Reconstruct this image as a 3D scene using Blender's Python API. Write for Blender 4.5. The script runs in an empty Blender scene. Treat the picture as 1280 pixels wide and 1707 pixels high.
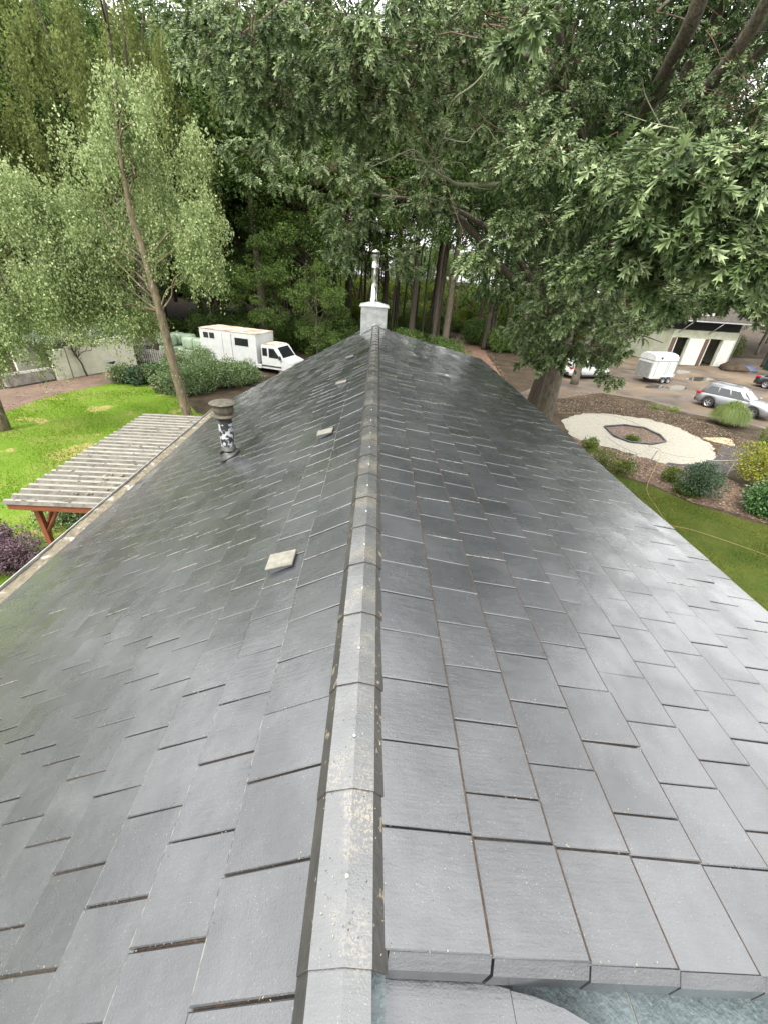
import bpy, math, random
import numpy as np
from mathutils import Vector, Matrix
R = math.radians
random.seed(7); rng = np.random.default_rng(7)
scene = bpy.context.scene
col = scene.collection

# ---------------- camera, world, sun, exposure ----------------
YAW, PITCH, ROLL, FOC = R(-2.81), R(30.78), R(4.33), 678.0
CAM = Vector((0, 0, 1.617))
def _basis():
    cy, sy, cp, sp, cr, sr = math.cos(YAW), math.sin(YAW), math.cos(PITCH), math.sin(PITCH), math.cos(ROLL), math.sin(ROLL)
    Rz = Matrix(((cy, -sy, 0), (sy, cy, 0), (0, 0, 1)))
    r, d, u = Rz @ Vector((1, 0, 0)), Rz @ Vector((0, cp, -sp)), Rz @ Vector((0, sp, cp))
    return cr*r + sr*u, d, -sr*r + cr*u
CR, CD, CU = _basis()
cam = bpy.data.cameras.new('camera'); camo = bpy.data.objects.new('camera', cam); col.objects.link(camo)
m = Matrix((CR, CU, -CD)).transposed().to_4x4(); m.translation = CAM; camo.matrix_world = m
cam.sensor_fit = 'VERTICAL'; cam.sensor_height = 36.0; cam.lens = FOC/1707*36
cam.clip_start = 0.05; cam.clip_end = 2000
scene.camera = camo
SUN_EL, SUN_AZ = 52, 215          # azimuth clockwise from +Y: light comes from behind left
w = bpy.data.worlds.new('World'); scene.world = w; w.use_nodes = True
nt = w.node_tree; bg = nt.nodes['Background']
sky = nt.nodes.new('ShaderNodeTexSky'); sky.sky_type = 'NISHITA'; sky.sun_disc = False
sky.sun_elevation = R(SUN_EL); sky.sun_rotation = R(SUN_AZ); sky.dust_density = 4; sky.air_density = 1.2
hs = nt.nodes.new('ShaderNodeHueSaturation'); hs.inputs['Saturation'].default_value = 0.16; hs.inputs['Value'].default_value = 1.0
nt.links.new(sky.outputs[0], hs.inputs['Color']); bg.inputs[1].default_value = 0.15
# bright cloud cover, brightest overhead, laid over the clear sky
wc = nt.nodes.new('ShaderNodeTexCoord'); sx = nt.nodes.new('ShaderNodeSeparateXYZ'); nt.links.new(wc.outputs['Generated'], sx.inputs[0])
cr_ = nt.nodes.new('ShaderNodeValToRGB'); cr_.color_ramp.elements[0].position = 0; cr_.color_ramp.elements[0].color = (.42, .425, .42, 1); cr_.color_ramp.elements[1].position = 1; cr_.color_ramp.elements[1].color = (1, 1, 1, 1)
nt.links.new(sx.outputs['Z'], cr_.inputs[0])
sc_ = nt.nodes.new('ShaderNodeVectorMath'); sc_.operation = 'SCALE'; sc_.inputs['Scale'].default_value = 16.0; nt.links.new(cr_.outputs[0], sc_.inputs[0])
mx_ = nt.nodes.new('ShaderNodeMix'); mx_.data_type = 'RGBA'; mx_.inputs[0].default_value = .7; nt.links.new(hs.outputs[0], mx_.inputs[6]); nt.links.new(sc_.outputs[0], mx_.inputs[7])
nt.links.new(mx_.outputs[2], bg.inputs[0])
sl = bpy.data.lights.new('sun', 'SUN'); sl.energy = 1.5; sl.angle = R(10); sl.color = (1, .965, .91)
so = bpy.data.objects.new('sun', sl); col.objects.link(so); so.location = (-20, -20, 40)
az = R(SUN_AZ); so.rotation_euler = Vector((-math.sin(az)*math.cos(R(SUN_EL)), -math.cos(az)*math.cos(R(SUN_EL)), -math.sin(R(SUN_EL)))).to_track_quat('-Z', 'Y').to_euler()
scene.view_settings.view_transform = 'Standard'; scene.view_settings.look = 'None'
scene.view_settings.exposure = 1.3; scene.view_settings.gamma = 1
scene.cycles.max_bounces = 6; scene.cycles.diffuse_bounces = 3; scene.cycles.glossy_bounces = 3; scene.cycles.transmission_bounces = 3

GZ = -5.5                          # ground level, the ridge line is z = 0
def ray(x, y): return (CR*((x-640)/FOC) + CD - CU*((y-853.5)/FOC))
def gp(x, y, z=GZ):                # ground point seen at a photo pixel, used once to survey the site
    v = ray(x, y); return CAM + v*((z-CAM.z)/v.z)
def sp(x, y, dist): v = ray(x, y).normalized(); return CAM + v*dist

# ---------------- materials ----------------
def newmat(name):
    m = bpy.data.materials.new(name); m.use_nodes = True
    n = m.node_tree.nodes; l = m.node_tree.links
    return m, n, l, n['Principled BSDF']
def mat(name, c, rough=.6, c2=None, scale=4, metal=0, bump=0, bscale=40, spec=.5, detail=6, lo=.35, hi=.65, stretch=None, coat=0, c3=None, s3=60, t3=.68, isl=0, rough2=None):
    m, n, l, b = newmat(name)
    b.inputs['Roughness'].default_value = rough; b.inputs['Metallic'].default_value = metal
    b.inputs['Specular IOR Level'].default_value = spec; b.inputs['Base Color'].default_value = (*c, 1)
    if coat: b.inputs['Coat Weight'].default_value = coat; b.inputs['Coat Roughness'].default_value = .08
    tc = n.new('ShaderNodeTexCoord'); src = tc.outputs['Object']
    if stretch:
        mp = n.new('ShaderNodeMapping'); mp.inputs['Scale'].default_value = stretch; l.new(src, mp.inputs[0]); src = mp.outputs[0]
    last = None
    if c2:
        t = n.new('ShaderNodeTexNoise'); t.inputs['Scale'].default_value = scale; t.inputs['Detail'].default_value = detail; t.inputs['Roughness'].default_value = .62; l.new(src, t.inputs['Vector'])
        r = n.new('ShaderNodeValToRGB'); r.color_ramp.elements[0].position = lo; r.color_ramp.elements[1].position = hi
        r.color_ramp.elements[0].color = (*c, 1); r.color_ramp.elements[1].color = (*c2, 1)
        l.new(t.outputs['Fac'], r.inputs[0]); last = r.outputs[0]
        if rough2 is not None:
            mr = n.new('ShaderNodeMapRange'); mr.inputs[1].default_value = lo; mr.inputs[2].default_value = hi; mr.inputs[3].default_value = rough; mr.inputs[4].default_value = rough2
            l.new(t.outputs['Fac'], mr.inputs[0]); l.new(mr.outputs[0], b.inputs['Roughness'])
    if c3:
        t = n.new('ShaderNodeTexNoise'); t.inputs['Scale'].default_value = s3; t.inputs['Detail'].default_value = 3; l.new(src, t.inputs['Vector'])
        r = n.new('ShaderNodeValToRGB'); r.color_ramp.elements[0].position = t3; r.color_ramp.elements[1].position = t3+.04
        r.color_ramp.elements[0].color = (0, 0, 0, 1); r.color_ramp.elements[1].color = (1, 1, 1, 1); l.new(t.outputs['Fac'], r.inputs[0])
        mx = n.new('ShaderNodeMix'); mx.data_type = 'RGBA'; l.new(r.outputs[0], mx.inputs[0])
        if last: l.new(last, mx.inputs[6])
        else: mx.inputs[6].default_value = (*c, 1)
        mx.inputs[7].default_value = (*c3, 1); last = mx.outputs[2]
    if isl:
        g = n.new('ShaderNodeNewGeometry'); mr = n.new('ShaderNodeMapRange'); mr.inputs[3].default_value = 1-isl; mr.inputs[4].default_value = 1+isl
        l.new(g.outputs['Random Per Island'], mr.inputs[0])
        h = n.new('ShaderNodeHueSaturation'); l.new(mr.outputs[0], h.inputs['Value'])
        if last: l.new(last, h.inputs['Color'])
        else: h.inputs['Color'].default_value = (*c, 1)
        last = h.outputs[0]
    if last: l.new(last, b.inputs['Base Color'])
    if bump:
        t = n.new('ShaderNodeTexNoise'); t.inputs['Scale'].default_value = bscale; t.inputs['Detail'].default_value = 5; l.new(src, t.inputs['Vector'])
        bp = n.new('ShaderNodeBump'); bp.inputs['Strength'].default_value = bump; bp.inputs['Distance'].default_value = .02
        l.new(t.outputs['Fac'], bp.inputs['Height']); l.new(bp.outputs[0], b.inputs['Normal'])
    return m
def leafmat(name, stops, rough=.45, trans=.3, spec=.5):
    """leaf colour picked per leaf from a ramp; thin leaves let some light through"""
    m, n, l, b = newmat(name)
    g = n.new('ShaderNodeNewGeometry'); r = n.new('ShaderNodeValToRGB')
    els = r.color_ramp.elements
    while len(els) < len(stops): els.new(.5)
    for e, (p, c) in zip(els, stops): e.position = p; e.color = (*c, 1)
    oi = n.new('ShaderNodeObjectInfo'); ad = n.new('ShaderNodeMath'); ad.operation = 'MULTIPLY_ADD'; ad.inputs[1].default_value = .25; l.new(oi.outputs['Random'], ad.inputs[0]); 
    ml = n.new('ShaderNodeMath'); ml.operation = 'MULTIPLY'; ml.inputs[1].default_value = .8; l.new(g.outputs['Random Per Island'], ml.inputs[0]); l.new(ml.outputs[0], ad.inputs[2])
    l.new(ad.outputs[0], r.inputs[0]); l.new(r.outputs[0], b.inputs['Base Color'])
    b.inputs['Roughness'].default_value = rough; b.inputs['Specular IOR Level'].default_value = spec
    t = n.new('ShaderNodeBsdfTranslucent'); l.new(r.outputs[0], t.inputs[0])
    mx = n.new('ShaderNodeMixShader'); mx.inputs[0].default_value = trans
    l.new(b.outputs[0], mx.inputs[1]); l.new(t.outputs[0], mx.inputs[2]); l.new(mx.outputs[0], n['Material Output'].inputs[0])
    return m
M = {}
def tilemat(name, base, spk, lich=None, spw=.5):
    m, n, l, b = newmat(name)
    tc = n.new('ShaderNodeTexCoord'); P = tc.outputs['Object']
    def noise(s, d=4, r=.6):
        t = n.new('ShaderNodeTexNoise'); t.inputs['Scale'].default_value = s; t.inputs['Detail'].default_value = d; t.inputs['Roughness'].default_value = r; l.new(P, t.inputs['Vector']); return t.outputs['Fac']
    def ramp(f, a, bb, v0=0., v1=1.):
        r = n.new('ShaderNodeMapRange'); r.inputs[1].default_value = a; r.inputs[2].default_value = bb; r.inputs[3].default_value = v0; r.inputs[4].default_value = v1; l.new(f, r.inputs[0]); return r.outputs[0]
    def mix(f, c0, c1):
        x = n.new('ShaderNodeMix'); x.data_type = 'RGBA'; l.new(f, x.inputs[0])
        for i, c in ((6, c0), (7, c1)):
            if isinstance(c, tuple): x.inputs[i].default_value = (*c, 1)
            else: l.new(c, x.inputs[i])
        return x.outputs[2]
    def mul(a, bb):
        x = n.new('ShaderNodeMath'); x.operation = 'MULTIPLY'; l.new(a, x.inputs[0]); l.new(bb, x.inputs[1]); return x.outputs[0]
    big = noise(1.7, 5); c = mix(ramp(big, .3, .7), tuple(v*.84 for v in base), tuple(v*1.16 for v in base))
    g = n.new('ShaderNodeNewGeometry')
    h = n.new('ShaderNodeHueSaturation'); l.new(ramp(g.outputs['Random Per Island'], 0, 1, .87, 1.13), h.inputs['Value']); l.new(c, h.inputs['Color']); c = h.outputs[0]
    fine = noise(230, 2); patch = noise(4.3, 5)
    c = mix(ramp(fine, .30, .22), c, tuple(v*.35 for v in base))                # dark pits
    c = mix(mul(ramp(noise(210, 2), .66, .70), ramp(patch, .42, .6, .1, .9)), c, spk)   # pale crumbs
    c = mix(ramp(noise(9, 6, .7), .58, .8, 0, .45), c, (base[0]*1.55, base[1]*1.45, base[2]*1.3))   # dusty bloom
    if lich: c = mix(mul(ramp(noise(95, 3, .7), .5, .56), ramp(noise(2.2, 3), .5, .62)), c, lich)
    l.new(c, b.inputs['Base Color'])
    b.inputs['Specular IOR Level'].default_value = 1.0
    l.new(ramp(noise(1.1, 5, .6), .4, .6, .20, .36), b.inputs['Roughness'])
    l.new(ramp(noise(2.1, 4, .6), .40, .58, .40, 1.0), b.inputs['Coat Weight']); l.new(ramp(noise(1.3, 5, .65), .38, .62, .09, .32), b.inputs['Coat Roughness'])
    bp = n.new('ShaderNodeBump'); bp.inputs['Strength'].default_value = .4; bp.inputs['Distance'].default_value = .004
    ad0 = n.new('ShaderNodeMath'); ad0.operation = 'MULTIPLY_ADD'; ad0.inputs[1].default_value = 3.5; l.new(noise(5.5, 2), ad0.inputs[0]); l.new(noise(140, 4), ad0.inputs[2])
    st = n.new('ShaderNodeTexNoise'); st.inputs['Scale'].default_value = 1; st.inputs['Detail'].default_value = 4; mp = n.new('ShaderNodeMapping'); mp.inputs['Scale'].default_value = (9, 60, 9); l.new(P, mp.inputs[0]); l.new(mp.outputs[0], st.inputs['Vector'])
    ad = n.new('ShaderNodeMath'); ad.operation = 'ADD'; l.new(ad0.outputs[0], ad.inputs[0]); l.new(st.outputs['Fac'], ad.inputs[1])
    l.new(ad.outputs[0], bp.inputs['Height']); l.new(bp.outputs[0], b.inputs['Normal'])
    return m
M['tile'] = tilemat('roof tile coating', (.033, .035, .038), (.2, .19, .17))
M['ridge'] = tilemat('ridge tile coating', (.060, .062, .062), (.3, .28, .23), (.19, .165, .115))
M['ridgeside'] = mat('bare dark ridge side', (.026, .026, .025), .62, (.045, .042, .036), 6, bump=.3, c3=(.17, .14, .09), s3=22, t3=.63)  # steep flanges coloured darker for the sky they don't reflect; flecks are lichen
M['worn'] = mat('worn pale tile edge', (.06, .06, .06), .7, (.22, .21, .19), 30, lo=.4, hi=.6)
M['moss'] = mat('dark joint moss', (.028, .018, .012), .95, (.06, .04, .025), 60, bump=.8)  # moss in joints and rims; on lower tile edges also painted contact shade
M['teal'] = mat('weathered teal sheet', (.06, .078, .082), .5, (.11, .135, .14), 9, bump=.4, bscale=60, c3=(.1, .15, .15), s3=80, t3=.62)
M['zinc'] = mat('dull zinc', (.42, .43, .42), .42, (.6, .61, .6), 3, metal=.85)
M['zincpale'] = mat('pale zinc', (.33, .34, .33), .45, (.5, .51, .49), 5, metal=.75)
M['steel'] = mat('polished steel', (.6, .61, .58), .22, metal=1)
M['debris'] = mat('gutter debris', (.10, .085, .055), .9, (.2, .17, .12), 7, bump=1, bscale=50, c3=(.27, .26, .23), s3=3.2, t3=.6)
M['ventplastic'] = mat('pale vent hood', (.13, .122, .1), .8, (.2, .19, .155), 20, bump=.2)
M['blackpipe'] = mat('black pipe', (.02, .02, .02), .45, (.05, .05, .045), 9, c3=None)
M['capgrime'] = mat('grimy cap', (.035, .03, .02), .7, (.10, .088, .06), 12, bump=.5)
M['whitewash'] = mat('white paint flakes', (.02, .02, .02), .5, c3=(.36, .38, .39), s3=13, t3=.48)
M['stucco'] = mat('cream render', (.55, .54, .42), .9, (.42, .42, .32), 2, bump=.3)
M['wood_red'] = mat('red brown stained timber', (.14, .036, .016), .7, (.2, .055, .022), 6, stretch=(1, 8, 8), bump=.2)
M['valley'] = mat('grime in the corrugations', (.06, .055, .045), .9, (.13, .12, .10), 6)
M['corrug'] = mat('weathered corrugated sheet', (.25, .24, .20), .85, (.17, .16, .13), 3, c3=(.06, .055, .035), s3=5, t3=.62, bump=.2)
M['bark'] = mat('bark', (.15, .12, .085), .9, (.045, .04, .03), 8, stretch=(3, 3, .6), bump=1, bscale=22)
M['bark_moss'] = mat('mossy bark', (.17, .13, .08), .9, (.06, .055, .025), 4, stretch=(2, 2, .7), bump=1, bscale=18, c3=(.3, .28, .2), s3=7, t3=.64)
M['bark_dark'] = mat('dark bark', (.03, .024, .018), .95, (.06, .045, .03), 6, stretch=(3, 3, .5), bump=1, bscale=20)
M['bark_red'] = mat('pine bark', (.14, .08, .05), .95, (.07, .045, .03), 4, stretch=(3, 3, .5), bump=1, bscale=20)
M['twig'] = mat('bare twigs', (.16, .165, .10), .85)
M['oakleaf'] = leafmat('red oak leaves', [(0, (.03, .06, .015)), (.3, (.10, .155, .05)), (.65, (.24, .32, .13)), (.9, (.44, .53, .29)), (.985, (.3, .40, .08)), (1, (.5, .42, .06))], .42, .3, .5)  # pale end of the ramp paints the leaf sheen into the colour
M['oakdark'] = leafmat('inner oak leaves', [(0, (.014, .032, .007)), (.6, (.035, .07, .016)), (1, (.08, .13, .028))], .5, .3, .3)  # darker copy of the oak leaves, crown shade put into the colour
M['birchleaf'] = leafmat('birch leaves', [(0, (.11, .16, .04)), (.5, (.25, .32, .12)), (1, (.56, .62, .36))], .6, .4, .3)
M['willowleaf'] = leafmat('yellow green leaves', [(0, (.08, .11, .03)), (.5, (.16, .20, .06)), (1, (.28, .31, .11))], .7, .6, .2)
M['forest'] = leafmat('forest leaves', [(0, (.028, .06, .012)), (.5, (.065, .115, .024)), (1, (.14, .2, .04))], .6, .4, .3)
M['under'] = leafmat('undergrowth leaves', [(0, (.05, .09, .012)), (.6, (.10, .15, .02)), (1, (.22, .25, .03))], .6, .5, .3)
M['hedge'] = leafmat('variegated leaves', [(0, (.04, .08, .02)), (.5, (.09, .15, .04)), (1, (.26, .32, .17))], .5, .25)
M['yellowleaf'] = leafmat('yellow shrub leaves', [(0, (.07, .12, .012)), (.5, (.16, .2, .02)), (1, (.36, .33, .04))], .5, .35)
M['darkshrub'] = leafmat('dark shrub leaves', [(0, (.012, .04, .014)), (1, (.04, .085, .03))], .5, .15)
M['laurel'] = leafmat('glossy shrub leaves', [(0, (.015, .05, .012)), (1, (.07, .16, .03))], .3, .15)
M['purple'] = leafmat('purple leaves', [(0, (.05, .025, .035)), (1, (.16, .10, .12))], .6, .2)
M['pink'] = leafmat('faded pink flowers', [(0, (.3, .15, .12)), (1, (.55, .38, .3))], .7, .2)
M['orn'] = leafmat('ornamental grass', [(0, (.07, .11, .02)), (.7, (.17, .23, .05)), (1, (.34, .35, .12))], .6, .35)
M['grassL'] = leafmat('lawn grass', [(0, (.1, .19, .015)), (.5, (.15, .27, .02)), (1, (.24, .33, .045))], .7, .35, .12)
M['grassR'] = leafmat('shaded lawn grass', [(0, (.035, .06, .008)), (.6, (.06, .09, .014)), (1, (.15, .16, .03))], .7, .3, .1)  # right lawn, a darker green than the left
M['lawnL'] = mat('lawn soil left', (.11, .18, .02), .95, (.2, .2, .06), .5, bump=.6, spec=.1, lo=.45, hi=.75, c3=(.28, .24, .09), s3=.55, t3=.6)
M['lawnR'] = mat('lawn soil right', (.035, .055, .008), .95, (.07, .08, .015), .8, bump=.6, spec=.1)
M['dirt'] = mat('brown forest soil', (.02, .016, .010), .95, (.062, .044, .028), .9, bump=1, bscale=12, c3=(.13, .10, .065), s3=14, t3=.60, spec=.15, detail=9)
M['yard'] = mat('wet sandy yard', (.045, .033, .025), .5, (.135, .095, .055), .34, detail=10, bump=.5, bscale=8, lo=.35, hi=.62, rough2=.9, c3=(.09, .07, .055), s3=.5, t3=.58)
M['puddle'] = mat('puddle water', (.07, .065, .055), .06, spec=.9)
M['bed'] = mat('bare red brown soil', (.10, .065, .045), .95, (.15, .10, .07), 1.2, bump=.6, bscale=14)
M['mulch'] = mat('leaf mulch', (.06, .04, .03), .95, (.13, .085, .06), 5, bump=1, bscale=16, c3=(.3, .22, .16), s3=11, t3=.63)
M['litter'] = leafmat('fallen leaves', [(0, (.09, .05, .03)), (.7, (.2, .13, .08)), (1, (.42, .34, .2))], .8, .1)
M['gravel'] = mat('pale crushed shell', (.31, .29, .235), .9, (.2, .185, .145), 9, bump=.4, bscale=70, c3=(.25, .23, .18), s3=6, t3=.64)
M['charcoal'] = mat('charcoal ground', (.022, .02, .02), .95, (.07, .06, .055), 3, bump=1, bscale=14)
M['white'] = mat('white vehicle paint', (.5, .51, .5), .4, (.43, .44, .42), 2, coat=.3)
M['roofstain'] = mat('stained white roof', (.55, .5, .42), .8, (.26, .17, .1), .9, stretch=(1, 2, 1), lo=.4, hi=.6)
M['glass'] = mat('dark window glass', (.012, .014, .016), .08, spec=.9)
M['glasslight'] = mat('windscreen glass', (.16, .18, .19), .06, spec=1)
M['rubber'] = mat('tyre rubber', (.018, .018, .018), .8)
M['blacktrim'] = mat('black plastic trim', (.025, .025, .027), .55)
M['alloy'] = mat('alloy rim', (.45, .46, .47), .35, metal=.8)
M['silver'] = mat('silver car paint', (.24, .25, .26), .32, metal=.5, coat=.6)
M['darkcar'] = mat('dark grey car paint', (.03, .033, .04), .3, metal=.4, coat=.8)
M['redlamp'] = mat('red lamp lens', (.35, .01, .01), .2)
M['lamp'] = mat('clear lamp lens', (.6, .62, .62), .15)
M['barnwall'] = mat('mossy whitewashed wall', (.4, .4, .34), .9, (.27, .29, .17), 1.1, bump=.3)
M['doorwhite'] = mat('white painted door', (.5, .5, .47), .6, (.42, .42, .38), 3)
M['brownpanel'] = mat('dark brown boards', (.06, .03, .02), .8, (.1, .06, .04), 5, stretch=(6, 6, 1))
M['black'] = mat('black void boards', (.012, .011, .01), .9)
M['roofing'] = mat('grey brown shingles', (.035, .03, .024), .95, (.07, .06, .048), 2.5, bump=1, bscale=9)
M['felt'] = mat('dark roofing felt', (.05, .055, .06), .8, (.09, .095, .1), 2)
M['bale'] = mat('pale green bale wrap', (.2, .27, .18), .38, (.3, .37, .26), 1.5, bump=.6, bscale=5)
M['pallet'] = mat('old timber', (.15, .10, .07), .9, (.26, .18, .13), 5, stretch=(1, 1, 8))
M['greywood'] = mat('grey fence slats', (.28, .27, .25), .9, (.18, .17, .16), 6)
M['stone'] = mat('stone', (.28, .26, .23), .9, (.16, .14, .12), 3, bump=.6)
M['yellowhose'] = mat('yellow hose', (.27, .2, .06), .5)
M['tape'] = mat('pale fence tape', (.35, .35, .32), .6)
M['tarp'] = mat('dark blue tarp', (.02, .03, .07), .5, (.05, .06, .1), 5, bump=.6, bscale=6)
M['brick'] = mat('house wall render', (.45, .42, .36), .9, (.35, .33, .28), 2)
M['binplastic'] = mat('dark green bin', (.012, .04, .03), .5)

# ---------------- mesh helpers ----------------
class MB:
    def __init__(s): s.v = []; s.f = []; s.m = []; s.sm = []
    def add(s, vs, fs, mi=0, smooth=False):
        o = len(s.v); s.v += [tuple(v) for v in vs]
        for f in fs: s.f.append(tuple(i+o for i in f)); s.m.append(mi); s.sm.append(smooth)
    def box(s, x0, x1, y0, y1, z0, z1, mi=0, bev=0, T=None):
        b = bev
        if b:
            b = min(b, (x1-x0)*.45, (y1-y0)*.45, (z1-z0)*.45)
            vs = []
            for (xx, yy, zz) in ((0, b, b), (b, 0, b), (b, b, 0)):
                for sx in (0, 1):
                    for sy in (0, 1):
                        for sz in (0, 1):
                            vs.append((x1-xx if sx else x0+xx, y1-yy if sy else y0+yy, z1-zz if sz else z0+zz))
            I = lambda g, a, bb, c: g*8 + a*4 + bb*2 + c
            fs = []
            for a in (0, 1):
                fs.append([I(0, a, 0, 0), I(0, a, 0, 1), I(0, a, 1, 1), I(0, a, 1, 0)][::(1 if a == 0 else -1)])
                fs.append([I(1, 0, a, 0), I(1, 1, a, 0), I(1, 1, a, 1), I(1, 0, a, 1)][::(1 if a == 0 else -1)])
                fs.append([I(2, 0, 0, a), I(2, 0, 1, a), I(2, 1, 1, a), I(2, 1, 0, a)][::(1 if a == 0 else -1)])
            for a in (0, 1):
                for c in (0, 1):
                    fs.append([I(0, a, c, 0), I(0, a, c, 1), I(1, a, c, 1), I(1, a, c, 0)])
                    fs.append([I(0, a, 0, c), I(0, a, 1, c), I(2, a, 1, c), I(2, a, 0, c)])
                    fs.append([I(1, 0, a, c), I(1, 1, a, c), I(2, 1, a, c), I(2, 0, a, c)])
            for a in (0, 1):
                for c in (0, 1):
                    for e in (0, 1): fs.append([I(0, a, c, e), I(1, a, c, e), I(2, a, c, e)])
        else:
            vs = [(x, y, z) for x in (x0, x1) for y in (y0, y1) for z in (z0, z1)]
            fs = [(0, 1, 3, 2), (4, 6, 7, 5), (0, 4, 5, 1), (2, 3, 7, 6), (0, 2, 6, 4), (1, 5, 7, 3)]
        if T is not None: vs = [T @ Vector(v) for v in vs]
        s.add(vs, fs, mi)
    def prism(s, prof, axis, a, b, mi=0, T=None, smooth=False):
        """profile of (p,q) pairs extruded along axis (0,1,2) from a to b"""
        n = len(prof); vs = []
        for t in (a, b):
            for p, q in prof:
                vs.append({0: (t, p, q), 1: (p, t, q), 2: (p, q, t)}[axis])
        if T is not None: vs = [T @ Vector(v) for v in vs]
        fs = [(i, (i+1) % n, n+(i+1) % n, n+i) for i in range(n)] + [tuple(range(n))[::-1], tuple(range(n, 2*n))]
        s.add(vs, fs, mi, smooth)
    def lathe(s, prof, c=(0, 0, 0), n=20, mi=0, T=None, smooth=True):
        """(radius, z) pairs spun round z at c"""
        vs = []
        for rr, z in prof:
            for i in range(n): a = 2*math.pi*i/n; vs.append((c[0]+rr*math.cos(a), c[1]+rr*math.sin(a), c[2]+z))
        if T is not None: vs = [T @ Vector(v) for v in vs]
        fs = [(k*n+i, k*n+(i+1) % n, (k+1)*n+(i+1) % n, (k+1)*n+i) for k in range(len(prof)-1) for i in range(n)]
        s.add(vs, fs, mi, smooth)
    def tube(s, pts, rad, n=7, mi=0, cap=True, wob=0):
        pts = [Vector(p) for p in pts]; N = len(pts)
        if not hasattr(rad, '__len__'): rad = [rad]*N
        vs = []; up = Vector((.13, .21, 1))
        for i, p in enumerate(pts):
            d = (pts[min(i+1, N-1)]-pts[max(i-1, 0)]).normalized()
            a = d.cross(up);
            if a.length < .2: a = d.cross(Vector((1, 0, .1)))
            a.normalize(); b = a.cross(d)
            for k in range(n):
                t = 2*math.pi*k/n; rr = rad[i]*(1+wob*math.sin(3*t+i*.7))
                vs.append(p+a*math.cos(t)*rr+b*math.sin(t)*rr)
        fs = [(i*n+k, i*n+(k+1) % n, (i+1)*n+(k+1) % n, (i+1)*n+k) for i in range(N-1) for k in range(n)]
        if cap: fs += [tuple(range(n))[::-1], tuple((N-1)*n+k for k in range(n))]
        s.add(vs, fs, mi, True)
    def loft(s, rings, mi=0, smooth=True, cap=True):
        n = len(rings[0]); vs = [v for r in rings for v in r]
        fs = [(i*n+k, i*n+(k+1) % n, (i+1)*n+(k+1) % n, (i+1)*n+k) for i in range(len(rings)-1) for k in range(n)]
        if cap: fs += [tuple(range(n))[::-1], tuple((len(rings)-1)*n+k for k in range(n))]
        s.add(vs, fs, mi, smooth)
    def mesh(s, name, mats):
        me = bpy.data.meshes.new(name); me.from_pydata(s.v, [], s.f)
        for x in (mats if isinstance(mats, (list, tuple)) else [mats]): me.materials.append(x)
        me.polygons.foreach_set('material_index', s.m); me.polygons.foreach_set('use_smooth', s.sm); me.update(); return me
    def build(s, name, mats, parent=None, loc=None, rz=0):
        return link(name, s.mesh(name, mats), parent, loc, rz)
def link(name, me, parent=None, loc=None, rz=0):
    o = bpy.data.objects.new(name, me); col.objects.link(o)
    if parent: o.parent = parent
    if loc is not None: o.location = loc
    o.rotation_euler.z = rz
    return o
def tag(o, label=None, cat=None, group=None, kind=None):
    if label: o['label'] = label
    if cat: o['category'] = cat
    if group: o['group'] = group
    if kind: o['kind'] = kind
    return o
def empty(name, loc, rz=0, label=None, cat=None, group=None):
    o = bpy.data.objects.new(name, None); col.objects.link(o); o.location = loc; o.rotation_euler.z = rz; o.empty_display_size = .2
    return tag(o, label, cat, group)
def copy_tree(o, parent=None):
    c = o.copy(); col.objects.link(c); c.parent = parent
    for ch in list(o.children): copy_tree(ch, c)
    return c
def fastmesh(name, V, F, mt):
    """V (n,3), F (m,k) all faces k-gons"""
    me = bpy.data.meshes.new(name); k = F.shape[1]
    me.vertices.add(len(V)); me.vertices.foreach_set('co', V.astype(np.float32).ravel())
    me.loops.add(F.size); me.loops.foreach_set('vertex_index', F.astype(np.int32).ravel())
    me.polygons.add(len(F)); me.polygons.foreach_set('loop_start', np.arange(0, F.size, k, dtype=np.int32))
    try: me.polygons.foreach_set('loop_total', np.full(len(F), k, np.int32))
    except Exception: pass
    me.update(calc_edges=True); me.materials.append(mt); return me
# leaf outlines: y along the leaf
def T_diamond(): return np.array([(0, 0, 0), (.32, .45, .06), (0, 1, -.08), (-.32, .45, .06)]), np.array([(0, 1, 2), (0, 2, 3)])
def T_oak():
    h = [(0, 0), (.02, .14), (.15, .22), (.045, .29), (.28, .47), (.06, .48), (.29, .74), (.055, .70), (.16, .96), (.03, .88), (0, 1.12)]
    mid = len(h)*2; V = []; 
    for sx in (1, -1): V += [(sx*x, y, .10*abs(x)/.4-.18*y*y) for x, y in h]
    V.append((0, .45, -.05)); F = []
    for s in (0, len(h)):
        for i in range(len(h)-1): F.append((mid, s+i, s+i+1))
    return np.array(V), np.array(F)
def T_blade(): return np.array([(-.05, 0, 0), (.05, 0, 0), (0, 1, 0)]), np.array([(0, 1, 2)])
def leaves(P, D, S, tmpl, jitter=.5, upb=.6, face=None):
    """leaves at P (n,3) pointing along D with size S; face normals biased upwards"""
    V, F = tmpl; n = len(P)
    D = D + rng.normal(0, jitter, D.shape); D /= np.linalg.norm(D, axis=1, keepdims=True)+1e-9
    Nn = rng.normal(0, 1, (n, 3)); Nn[:, 2] = np.abs(Nn[:, 2])*.5+upb*2
    if face is not None: Nn = Nn*.45+np.array(face)
    X = np.cross(D, Nn); X /= np.linalg.norm(X, axis=1, keepdims=True)+1e-9
    Z = np.cross(X, D)
    W = (P[:, None, :] + S[:, None, None]*(V[None, :, 0:1]*X[:, None, :] + V[None, :, 1:2]*D[:, None, :] + V[None, :, 2:3]*Z[:, None, :])).reshape(-1, 3)
    FF = (F[None] + (np.arange(n)*len(V))[:, None, None]).reshape(-1, F.shape[1])
    return W, FF
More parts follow.
